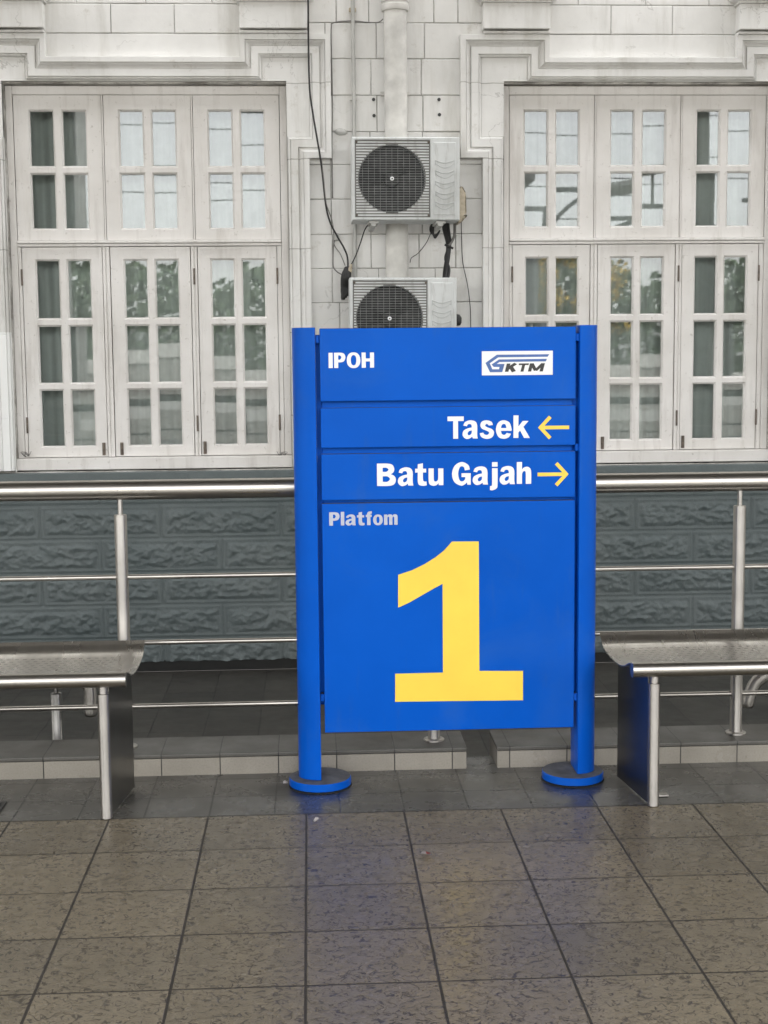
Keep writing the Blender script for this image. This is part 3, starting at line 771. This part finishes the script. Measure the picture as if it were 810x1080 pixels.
# low handrails on the lower floor behind the kerb
t = thing('low_handrail', 'low steel handrail behind the kerb under the left bench, on a short post', 'handrail', (-.945, 5.2, LZ))
b = bm_(); tube(b, spline([(-3, 5.2, .235), (-1.2, 5.2, .235), (-.93, 5.2, .235), (-.86, 5.2, .225), (-.826, 5.2, .19), (-.824, 5.2, .12)], 8)+[(-.824, 5.2, .095), (-.824, 5.2, .082)], [.024]*42+[.019], 16); part('handrail', b, M_post, t, smooth=True)
b = bm_(); lathe(b, [(.0215, LZ), (.0215, .168), (.019, .172), (.009, .173), (.009, .215)], (-.948, 5.2, 0), 20); auto(part('post', b, M_panel, t))
t = thing('low_handrail', 'low steel handrail with a curved end behind the right bench', 'handrail', (2.4, 5.2, LZ))
b = bm_(); tube(b, spline([(3.4, 5.2, .225), (2.2, 5.2, .215), (1.84, 5.2, .205), (1.735, 5.2, .192), (1.672, 5.2, .155), (1.645, 5.2, .09)], 8)+[(1.642, 5.2, .07), (1.641, 5.2, .06)], [.024]*42+[.018], 16); part('handrail', b, M_post, t, smooth=True)
b = bm_(); lathe(b, [(.0215, LZ), (.0215, .148), (.009, .153), (.009, .21)], (2.4, 5.2, 0), 20); auto(part('post', b, M_post, t))

# ------------------------------------------------------------------ benches
def make_bench():
    L = 1.62
    root = thing('bench', 'x', 'bench', (0, 0, 0), 'steel benches beside the sign')
    P = lambda name, bm, mat, par=root, **k: obj(name, bm, mat, par, **k)
    prof = spline([(0, .475, .456), (0, .462, .446), (0, .43, .422), (0, .37, .411), (0, .27, .407), (0, .17, .411), (0, .10, .423), (0, .045, .442), (0, .012, .452)], 5)
    b = bm_(); rg = []
    ns = 2
    for s in (0, 1):
        rg.append([[b.verts.new((-L/2-.002+(L+.004)*i/ns, p.y, p.z-.004*s)) for p in prof] for i in range(ns+1)])
    for s in (0, 1):
        for i in range(ns):
            for k in range(len(prof)-1): b.faces.new((rg[s][i][k], rg[s][i+1][k], rg[s][i+1][k+1], rg[s][i][k+1]))
    for i in (0, ns):
        for k in range(len(prof)-1): b.faces.new((rg[0][i][k], rg[0][i][k+1], rg[1][i][k+1], rg[1][i][k]))
    for k in (0, len(prof)-1):
        for i in range(ns): b.faces.new((rg[0][i][k], rg[0][i+1][k], rg[1][i+1][k], rg[1][i][k]))
    o = P('seat', b, M_seat); auto(o, 50)
    b = bm_(); tube(b, [(-L/2, 0, .431), (L/2, 0, .431)], .0235, 28); auto(P('front_tube', b, M_rail))
    for s in (-1, 1):
        x = s*(L/2-.072)
        b = bm_(); lathe(b, [(.0165, .0), (.0175, .001), (.0175, .386), (.0125, .388), (.0125, .413)], (x, .006, 0), 24); g = auto(P('leg', b, M_post))
        b = bm_(); pts = [(.022, .005), (.30, .005), (.30, .388), (.17, .396), (.10, .41), (.022, .424)]
        px = x+s*.012
        A = [b.verts.new((px-.0035+s*.12*(p[0]-.022), p[0], p[1])) for p in pts]; B = [b.verts.new((px+.0035+s*.12*(p[0]-.022), p[0], p[1])) for p in pts]
        b.faces.new(A); b.faces.new(B[::-1])
        for i in range(len(pts)): b.faces.new((A[i], A[(i+1) % len(pts)], B[(i+1) % len(pts)], B[i]))
        P('side_panel', b, M_panel)
    return root
bn = make_bench(); bn2 = ctree(bn)
bn.location = (-.564-.81, 4.252, .0015); tag(bn, 'steel bench left of the sign, cut by the left edge', 'bench')
b = bm_(); box(b, -.722, -.668, .085, .118, .001, .006, .001); obj('foot_plate', b, M_post, bn2)
bn2.location = (.976+.81, 4.238, .0015); tag(bn2, 'steel bench right of the sign, its dark end panel reflecting blue', 'bench')

# ------------------------------------------------------------------ the platform sign
SY = 4.50
SG = thing('platform_sign', 'blue freestanding platform sign with a large yellow 1 and two arrowed destinations', 'sign', (.43, SY+.07, 0))
def sp(px, py, Y=SY): v = W(px, py, Y); return v.x, v.z
TOP = sp(470, 345)[1]; 
xl0, xl1 = -.052, .022      # outer and inner edge of the left post
xr0, xr1 = .858, .925
def dpost(xi, xo, z0, z1, y=SY+.055, r=.0):
    b = bm_(); s = 1 if xo > xi else -1; w_ = abs(xo-xi); n = 18
    pts = [(xi, y-.062+.001)]+[(xi+s*w_*math.sin(PI*i/n), y-.062*math.cos(PI*i/n)) for i in range(0, n+1)]
    # soften the sharp corner
    pts = [(xi+s*.0015, y-.0615)]+pts[2:-1]+[(xi+s*.0015, y+.0615), (xi, y+.058), (xi, y-.058)]
    A = [b.verts.new((p[0], p[1], z0)) for p in pts]; B = [b.verts.new((p[0], p[1], z1)) for p in pts]
    b.faces.new(A); b.faces.new(B)
    for i in range(len(pts)): j = (i+1) % len(pts); b.faces.new((A[i], A[j], B[j], B[i]))
    return auto(part('post', b, M_blue, SG), 40)
dpost(xl1, xl0, .031, TOP+.002); dpost(xr0, xr1, .031, TOP+.003)
for xc in (.018, .852):
    b = bm_(); lathe(b, [(.1035, .0008), (.1035, .0030), (.1015, .0034)], (xc, SY+.045, 0), 40, mi=2); lathe(b, [(.096, .0036), (.101, .006), (.101, .0265), (.0985, .030)], (xc, SY+.045, 0), 48); b.faces.ensure_lookup_table(); b.faces[-1].material_index = 1; auto(part('base_plate', b, [M_blue, M_dusty, M_skirt], SG))  # black ring under each disc paints in its contact shadow
X0, X1 = sp(338, 430)[0], sp(607, 430)[0]
b = bm_(); box(b, X0+.004, X1-.004, SY+.030, SY+.075, .255, TOP-.012, .002); box(b, xl1+.0005, X0+.004, SY+.04, SY+.07, .27, TOP-.02); box(b, X1-.004, xr0-.0005, SY+.04, SY+.07, .27, TOP-.02); part('backing_frame', b, M_blue, SG)
def panel(ytop, ybot, nm):
    z1, z0 = sp(472, ytop)[1], sp(472, ybot)[1]
    b = bm_(); box(b, X0, X1, SY, SY+.031, z0, z1, .002, 2); return part(nm, b, M_blue, SG)
P1 = panel(345.3, 422, 'header_panel'); P2 = panel(429, 471, 'direction_panel'); P3 = panel(477.5, 526, 'direction_panel'); P4 = panel(529.5, 770, 'number_panel')

# lettering, drawn as strokes of a heavy grotesque; units are cap heights
def arc(cx, cz, rx, rz, a0, a1, n=14, p=2.35):
    out = []
    for i in range(n+1):
        a = math.radians(a0+(a1-a0)*i/n); c, s = math.cos(a), math.sin(a)
        out.append((cx+rx*math.copysign(abs(c)**(2/p), c), cz+rz*math.copysign(abs(s)**(2/p), s)))
    return out
S, H = .215, .160
def stw(pts, wv=S, wh=H):    # stroke widths by direction: heavy verticals, lighter horizontals
    ws = []
    for i in range(len(pts)):
        a, c = pts[max(0, i-1)], pts[min(len(pts)-1, i+1)]
        dx, dz = abs(c[0]-a[0]), abs(c[1]-a[1]); l = math.hypot(dx, dz) or 1
        ws.append(wh+(wv-wh)*(dz/l)**1.3)
    return (pts, ws)
def bar(x0, z0, x1, z1): return ('box', x0, z0, x1, z1)
XH = .765
G = {}
def outline(cs, c0, sc, base, tilt=.0106, bx=0):
    """contours measured on the sign (x right, y down; a third value marks a corner) -> cap-height units, x from the glyph's left edge"""
    out = []; x0 = min(p[0] for c in cs for p in c)
    for c in cs:
        n = len(c); P_ = [Vector(((p[0]-x0)/sc, (base-tilt*(p[0]-bx)-p[1])/sc)) for p in c]; K_ = [len(p) > 2 for p in c]; r = []
        for i in range(n):
            p1, p2 = P_[i], P_[(i+1) % n]; r.append(p1)
            if K_[i] and K_[(i+1) % n]: continue
            p0 = P_[i] if K_[i] else P_[i-1]; p3 = p2 if K_[(i+1) % n] else P_[(i+2) % n]
            for q in range(1, 5):
                t = q/5; r.append(.5*((2*p1)+(p2-p0)*t+(2*p0-5*p1+4*p2-p3)*t*t+(3*p1-p0-3*p2+p3)*t**3))
        out.append(r)
    return (max(p.x for c in out for p in c), [('poly', out)])
g1 = lambda *cs: outline(cs, 0, 188, 264.3)
g2 = lambda *cs: outline(cs, 0, 206, 298.6, bx=60)
g3 = lambda *cs: outline(cs, 0, 190, 260, bx=80)
g0 = lambda *cs: outline([[(p[0]*1000, -p[1]*1000, *p[2:]) for p in c] for c in cs], 0, 1000, 0, 0)
ell = lambda cx, cz, rx, rz, p=2.3: [(x, z) for x, z in arc(cx, cz, rx, rz, 0, 360, 28, p)[:-1]]
G['T'] = g0([(0, 1, 1), (.74, 1, 1), (.74, .795, 1), (.482, .795, 1), (.482, 0, 1), (.258, 0, 1), (.258, .795, 1), (0, .795, 1)])
G['a'] = g1([(190, 152, 1), (205, 122), (250, 107), (292, 117), (309, 150), (309, 225), (314, 261, 1), (272, 261, 1), (266, 245, 1), (245, 260), (215, 265), (190, 247), (183, 222), (195, 192), (232, 174), (262, 168, 1), (261, 152), (253, 141), (239, 139), (227, 145), (221, 158, 1)], [(262, 193, 1), (240, 199), (227, 216), (232, 232), (246, 232), (259, 220), (262, 208)])
G['s'] = g1([(446, 147, 1), (434, 120), (393, 107), (352, 118), (338, 150), (352, 178), (388, 194), (411, 207), (409, 223), (393, 231), (373, 226), (363, 211, 1), (332, 217, 1), (348, 250), (395, 265), (440, 250), (456, 213), (441, 184), (402, 168), (381, 155), (385, 143), (397, 139), (412, 152, 1)])
G['e'] = g1([(602, 197, 1), (512, 197, 1), (518, 220), (535, 231), (551, 226), (560, 214, 1), (597, 221, 1), (580, 250), (538, 264), (490, 248), (468, 188), (488, 127), (536, 107), (584, 126), (602, 175)], [(512, 173, 1), (519, 148), (536, 138), (552, 148), (558, 173, 1)])
G['k'] = g1([(622, 66, 1), (665, 66, 1), (665, 160, 1), (702, 113, 1), (752, 113, 1), (708, 163, 1), (763, 257, 1), (713, 257, 1), (679, 194, 1), (665, 210, 1), (665, 257, 1), (622, 257, 1)])
G['B'] = g2([(53, 92, 1), (150, 92), (196, 104), (213, 140), (205, 172), (180, 190, 1), (213, 206), (228, 240), (212, 281), (160, 298), (53, 298, 1)], [(106, 131, 1), (140, 131), (160, 148), (140, 167), (106, 167, 1)], [(106, 210, 1), (148, 210), (173, 234), (148, 259), (106, 259, 1)])
G['t'] = g2([(428, 98, 1), (475, 90, 1), (475, 140, 1), (505, 140, 1), (505, 175, 1), (475, 175, 1), (475, 235), (484, 256), (508, 258, 1), (510, 293, 1), (478, 298), (440, 290), (427, 260), (427, 175, 1), (403, 175, 1), (403, 140, 1), (427, 140, 1)])
G['u'] = g2([(528, 137, 1), (576, 137, 1), (576, 235), (584, 256), (600, 257), (613, 245), (617, 222), (617, 137, 1), (665, 137, 1), (665, 292, 1), (622, 292, 1), (619, 273, 1), (600, 292), (570, 298), (538, 285), (528, 250)])
G['G'] = g3([(193, 129, 1), (180, 90), (125, 64), (65, 95), (40, 165), (60, 235), (115, 266), (148, 256), (168, 238, 1), (172, 258, 1), (201, 258, 1), (201, 160, 1), (122, 160, 1), (122, 193, 1), (154, 193, 1), (150, 215), (130, 229), (106, 220), (93, 165), (106, 112), (127, 101), (144, 112), (150, 136, 1)])
G['j'] = g3([(375, 118, 1), (423, 118, 1), (423, 255), (414, 290), (380, 307), (357, 304, 1), (358, 270, 1), (370, 268), (375, 250)], [(375, 66, 1), (423, 66, 1), (423, 105, 1), (375, 105, 1)])
G['h'] = g3([(598, 66, 1), (643, 66, 1), (643, 128, 1), (662, 112), (690, 106), (714, 122), (722, 155), (722, 252, 1), (675, 252, 1), (675, 163), (668, 144), (655, 146), (645, 162), (643, 180), (643, 252, 1), (598, 252, 1)])
G['P'] = g0([(0, 1, 1), (.42, 1), (.63, .92), (.71, .685), (.62, .45), (.42, .37), (.255, .37, 1), (.255, 0, 1), (0, 0, 1)], [(.255, .82, 1), (.37, .82), (.45, .69), (.37, .55), (.255, .55, 1)])
G['I'] = g0([(0, 1, 1), (.255, 1, 1), (.255, 0, 1), (0, 0, 1)])
G['H'] = g0([(0, 1, 1), (.255, 1, 1), (.255, .61, 1), (.52, .61, 1), (.52, 1, 1), (.775, 1, 1), (.775, 0, 1), (.52, 0, 1), (.52, .41, 1), (.255, .41, 1), (.255, 0, 1), (0, 0, 1)])
G['O'] = g0(ell(.42, .5, .42, .515), ell(.42, .5, .172, .335))
G['o'] = g0(ell(.33, .385, .33, .40), ell(.33, .385, .105, .245))
G['l'] = g0([(0, 1.02, 1), (.235, 1.02, 1), (.235, 0, 1), (0, 0, 1)])
G['f'] = g0([(.09, 0, 1), (.09, .60, 1), (0, .60, 1), (0, .775, 1), (.09, .775, 1), (.11, .92), (.20, 1.01), (.34, 1.03), (.42, 1.02, 1), (.42, .86, 1), (.36, .86), (.325, .82), (.32, .775, 1), (.41, .775, 1), (.41, .60, 1), (.32, .60, 1), (.32, 0, 1)])
G['m'] = g0([(0, .775, 1), (.215, .775, 1), (.225, .68, 1), (.30, .765), (.42, .79), (.53, .75), (.56, .67, 1), (.65, .765), (.77, .79), (.89, .74), (.93, .58), (.93, 0, 1), (.70, 0, 1), (.70, .50), (.665, .60), (.605, .58), (.58, .47), (.58, 0, 1), (.35, 0, 1), (.35, .50), (.315, .60), (.255, .58), (.235, .47), (.235, 0, 1), (0, 0, 1)])
G['K'] = (.84, [bar(0, 0, .27, 1), ([(.15, .36), (.66, 1.0)], [.30, .30]), ([(.36, .58), (.68, 0)], [.31, .31])])
G['M'] = (1.12, [bar(0, 0, .25, 1), bar(.87, 0, 1.12, 1), ([(.14, .97), (.56, .12)], [.27, .25]), ([(.98, .97), (.56, .12)], [.27, .25])])
G[' '] = (.22, [])
def ribbon(bm, pts, ws, f, y):
    L_, R_ = [], []
    closed = math.dist(pts[0], pts[-1]) < 1e-4
    n = len(pts)
    for i in range(n):
        a = pts[i-1] if i else (pts[-2] if closed else pts[0]); c = pts[i+1] if i < n-1 else (pts[1] if closed else pts[-1])
        dx, dz = c[0]-a[0], c[1]-a[1]; l = math.hypot(dx, dz) or 1
        nx, nz = -dz/l*ws[i]/2, dx/l*ws[i]/2
        L_.append(bm.verts.new(f(pts[i][0]+nx, pts[i][1]+nz, y))); R_.append(bm.verts.new(f(pts[i][0]-nx, pts[i][1]-nz, y)))
    for i in range(n-1): bm.faces.new((L_[i], L_[i+1], R_[i+1], R_[i]))
def text(bm, s, x0, z0, cap, width=None, track=.085, shear=0., y=SY-.0012, dz=0.):
    kern = lambda c: -.14 if c == 'T' and len(s) > 3 else 0
    tot = sum(G[c][0]+track+kern(c) for c in s)-track
    kx = (width/(tot*cap)) if width else 1
    cur = 0; k = 0
    for c in s:
        adv, st_ = G[c]
        for q in st_:
            f = lambda x, z, yy, cur=cur: (x0+(cur+x)*cap*kx+shear*z*cap, yy, z0+z*cap+dz*(cur+x)/tot)
            yy = y-.00012*(k % 4)
            if q[0] == 'box':
                _, a, e, c2, g = q; bm.faces.new([bm.verts.new(f(u, v, yy)) for u, v in ((a, e), (c2, e), (c2, g), (a, g))])
            elif q[0] == 'poly':
                vv = [bm.verts.new(f(p.x, p.y, y)) for c2 in q[1] for p in c2]
                if c == 'j': loops = [[q[1][0]], [q[1][1]]]
                else: loops = [q[1]]
                o_ = 0
                for lp in loops:
                    for t3 in tessellate_polygon([[Vector((p.x, p.y, 0)) for p in c2] for c2 in lp]):
                        try: bm.faces.new([vv[o_+i_] for i_ in t3])
                        except ValueError: pass
                    o_ += sum(len(c2) for c2 in lp)
            else: ribbon(bm, q[0], q[1], f, yy)
            k += 1
        cur += adv+track+kern(c)
def sub(name, bm, mat, par, label=None):
    o = obj(name, bm, mat, par, label=label); o.matrix_parent_inverse = Matrix.Identity(4); return o
def lay(s, pxa, pxb, ytop, ybase, par, mat, label):
    xa, za = sp(pxa, ybase); xb, _ = sp(pxb, ybase); zt = sp(pxa, ytop)[1]
    b = bm_(); text(b, s, xa, za, zt-za, xb-xa); return sub('lettering', b, mat, par, label)
lay('IPOH', 346.7, 394.6, 372.1, 388.2, P1, M_white, 'white lettering reading IPOH')
lay('Tasek', 472, 558.7, 439.3, 462.8, P2, M_white, 'white lettering reading Tasek')
lay('Batu Gajah', 397.7, 560.2, 489.0, 512.6, P3, M_white, 'white lettering reading Batu Gajah')
lay('Platfom', 347.3, 419.4, 540.3, 554.4, P4, M_greyw, 'faded white lettering reading Platfom')
def arrow(cx0, cx1, cy, h, sgn, par):
    xa, z = sp(cx0, cy); xb, _ = sp(cx1, cy); hh = h/FPX*SY; w_ = .0115
    b = bm_(); tip, tail = (xa, xb) if sgn < 0 else (xb, xa); s = 1 if sgn < 0 else -1
    y = SY-.0012
    e = hh*1.0; w2 = w_*.75
    pts = [(tip, z), (tip+s*e*.92, z+hh), (tip+s*(e*.92+w2), z+hh-w2*.9), (tip+s*(w_*1.25+.006), z+w_/2), (tail, z+w_/2), (tail, z-w_/2), (tip+s*(w_*1.25+.006), z-w_/2), (tip+s*(e*.92+w2), z-hh+w2*.9), (tip+s*e*.92, z-hh)]
    poly_xz(b, pts, y); sub('arrow', b, M_yellow, par)
arrow(567.4, 600.2, 451, 12.6, -1, P2); arrow(566.9, 599.7, 500.4, 13, 1, P3)
b = bm_()
one = [(95, 220)]+[(95+(365-95)*t, 0) for t in ()]+[(165, 197), (230, 165), (285, 130), (325, 98), (350, 70), (365, 53), (500, 52), (503, 703), (722, 703), (722, 850), (80, 858), (80, 717), (320, 711), (318, 265), (270, 291), (205, 328), (150, 360), (95, 385)]
poly_xz(b, [sp(400+x/4.765, 560+y/4.765) for x, y in one], SY-.0014); sub('numeral', b, M_yellow, P4, 'large yellow numeral 1')
b = bm_(); (xa, za), (xb, zb) = sp(508.1, 396), sp(583, 369.8); box(b, xa, xb, SY-.0022, SY+.001, za, zb, .0005); PL = part('logo_plate', b, M_white, SG)
lg = [(215, 127), (712, 122), (697, 146), (228, 152), (148, 208), (172, 265), (236, 265), (240, 243), (186, 243), (165, 220), (235, 172), (690, 166), (680, 190), (240, 196), (213, 215), (288, 215), (266, 292), (150, 293), (107, 205)]
b = bm_(); poly_xz(b, [sp(500+x/9, 360+y/9) for x, y in lg], SY-.0030); sub('emblem', b, M_logo, PL)
b = bm_(); x_, z_ = sp(500+290/9, 360+289/9); zt = sp(500+290/9, 360+211/9)[1]; x2_ = sp(500+652/9, 360)[0]; text(b, 'KTM', x_, z_, zt-z_, (x2_-x_), .07, .26, SY-.0030); sub('lettering', b, M_black, PL)
for x, z in ((X0-.006, .30), (X1+.006, .285), (X1+.007, 1.10), (X1+.007, 1.45), (X0-.007, 1.45)):
    b = bm_(); box(b, x-.006, x+.006, SY+.006, SY+.04, z-.012, z+.012, .002); part('fixing_clip', b, M_blue, SG)

# ------------------------------------------------------------------ bits on the floor
b = bm_(); box(b, -1.16, -.974, 4.285, 4.437, .0012, .0055, .001); 
for i in range(7): box(b, -1.15+.025*i, -1.138+.025*i, 4.295, 4.427, .0056, .0085)
tag(obj('floor_drain', b, M_drain), 'dark metal drain grate let into the tiles at the left edge', 'drain')
def scrap(x, y, r, mat, label, seed):
    b = bm_(); rnd = random.Random(seed)
    vs_ = [b.verts.new((x+r*math.cos(a)*rnd.uniform(.5, 1.2), y+1.3*r*math.sin(a)*rnd.uniform(.5, 1.2), .003+rnd.uniform(0, .012))) for a in (0, .8, 1.7, 2.5, 3.4, 4.3, 5.4)]
    c = b.verts.new((x, y, .006))
    for i in range(7): b.faces.new((c, vs_[i], vs_[(i+1) % 7]))
    for f in list(b.faces)[:2]: f.material_index = 1
    bmesh.ops.solidify(b, geom=list(b.faces), thickness=.0008)
    return tag(obj('paper_scrap', b, mat), label, 'litter')
scrap(.3105, 3.852, .017, [M_litter, M_red], 'tiny crumpled red and white paper scrap on the brown tiles in front of the sign', 3)
scrap(.001, 4.162, .010, [M_litter, M_litter], 'tiny white paper scrap on the tiles below the left post of the sign', 5)
scrap(-.096, 4.56, .012, [M_litter, M_litter], 'tiny white scrap on the dark tiles just left of the sign base', 8)

# ------------------------------------------------------------------ what stands behind the camera and shows in the glass and the steel
t = thing('platform_canopy', 'grey platform canopy roof overhead on round columns', 'canopy', (0, 3, 0))
b = bm_(); box(b, -45, 45, -2.0, 7.2, 5.3, 5.42); part('roof', b, M_ceiling, t)
b = bm_()
part_x = range(-24, 25, 3)
b.free()
for x in part_x: b = bm_(); box(b, x-.08, x+.08, -1.9, 7.1, 5.14, 5.299); part('beam', b, M_ceiling, t)
b = bm_(); box(b, -45, 45, -2.06, -2.001, 5.12, 5.5); part('fascia', b, M_column, t)
for x in (-31, -26.4, -21.8, -17.3, -12.8, -8.2, -3.62, 5.55, 10.1, 14.7, 19.3, 23.9, 28.5): b = bm_(); tube(b, [(x, -1.5, 0.001), (x, -1.5, 5.299)], .27, 24); auto(part('column', b, M_column, t))
t = thing('opposite_canopy', 'pale winged canopy of the platform across the tracks', 'canopy', (0, -15, -1.1))
for x in (-8.5, 5.6, 13.5, 21.4):
    for sg in (-1, 1):
        b = bm_(); prism_xz(b, [(x+sg*.5, 5.62), (x+sg*2.9, 6.0), (x+sg*2.9, 6.07), (x+sg*.5, 5.75)][::sg], -16, -14); part('roof', b, M_ceiling, t)
    b = bm_(); box(b, x-2.8, x+2.8, -15.06, -14.94, 5.05, 5.15); box(b, x-.15, x+.15, -15.15, -14.85, -1.1, 5.05)
    for sg in (-1, 1): tube(b, spline([(x+sg*1.5, -15, 5.02), (x+sg*1.0, -15, 4.85), (x+sg*.5, -15, 4.4), (x+sg*.15, -15, 3.7)], 6), .05, 8); tube(b, [(x+sg*2.4, -15, 5.1), (x+sg*2.4, -15, 5.9)], .04, 8)
    part('frame', b, M_column, t)
b = bm_(); box(b, -40, 40, -18, -12, -1.1, 0); struct(obj('far_platform', b, M_concrete))
t = thing('catenary_mast', 'slim steel mast beside the tracks', 'mast', (-4.4, -8, -1.1))
b = bm_(); box(b, -4.55, -4.33, -8.1, -7.9, -1.1, 7.5); part('mast', b, M_conduit, t)
for k, z in enumerate((3.4, 3.9, 4.9, 5.3, 6.2)): b = bm_(); tube(b, [(-60, -8.6-.5*k, z), (60, -8.6-.5*k, z)], .012, 6); tag(obj('overhead_wire', b, M_rubber), '%s overhead wire above the tracks' % ('lowest', 'second lowest', 'middle', 'second highest', 'highest')[k], 'wire', 'overhead wires')
b = bm_(); rnd = random.Random(2)
for i in range(42000):
    x = rnd.uniform(-40, 40); top = 4.5+.7*noise.noise(Vector((x*.16, 0, 4)))+.5*noise.noise(Vector((x*.6, 0, 1)))
    z = -1+(top+1)*rnd.random()**.7; y = -37+rnd.uniform(-4, 4)
    s = rnd.uniform(.10, .24); n_ = Vector((rnd.gauss(0, 1), rnd.gauss(0, 1)+1, rnd.gauss(0, 1))).normalized(); u = n_.orthogonal().normalized()*s; v = n_.cross(u)
    c = Vector((x, y, z)); b.faces.new([b.verts.new(c+u), b.verts.new(c+v*.6), b.verts.new(c-u), b.verts.new(c-v*.6)])
o = obj('woodland', b, M_leaf); o['kind'] = 'stuff'
b = bm_(); box(b, -60, 60, -31, -30.7, -1.1, .55); box(b, -60, 60, -31.05, -30.65, .551, 1.0, mi=1); tag(obj('boundary_wall', b, [M_concrete, M_pipe]), 'long grey wall with a pale band along its top, in front of the trees across the tracks', 'wall')

t = thing('flowering_tree', 'tree with golden yellow blossom in front of the green trees across the tracks', 'tree', (9.3, -34, -1.1))
b = bm_(); tube(b, spline([(9.3, -34, -1.1), (9.4, -34, .8), (9.2, -34.1, 2.2), (9.5, -34, 3.6)], 5), [.16-.007*i for i in range(16)], 9); part('trunk', b, M_bark, t)
b = bm_(); rnd = random.Random(11)
cl = [(9.3+rnd.uniform(-1.3, 1.3), -34+rnd.uniform(-1, 1), 3.5+rnd.uniform(-1.0, 1.2), rnd.uniform(.35, .7)) for _ in range(13)]
for i in range(2600):
    cx_, cy_, cz_, r_ = rnd.choice(cl); v0 = Vector((rnd.gauss(0, 1), rnd.gauss(0, 1), rnd.gauss(0, 1))).normalized()*r_*rnd.random()**.4
    s_ = rnd.uniform(.05, .12); n_ = Vector((rnd.gauss(0, 1), rnd.gauss(0, 1)+1, rnd.gauss(0, 1))).normalized(); u = n_.orthogonal().normalized()*s_; v = n_.cross(u)
    c = Vector((cx_, cy_, cz_))+v0; f = b.faces.new([b.verts.new(c+u), b.verts.new(c+v*.6), b.verts.new(c-u), b.verts.new(c-v*.6)]); f.material_index = 1 if rnd.random() < .35 else 0
part('crown', b, [plain('yellow_blossom', (.62, .42, .07), .7, var=.25), M_leaf], t)
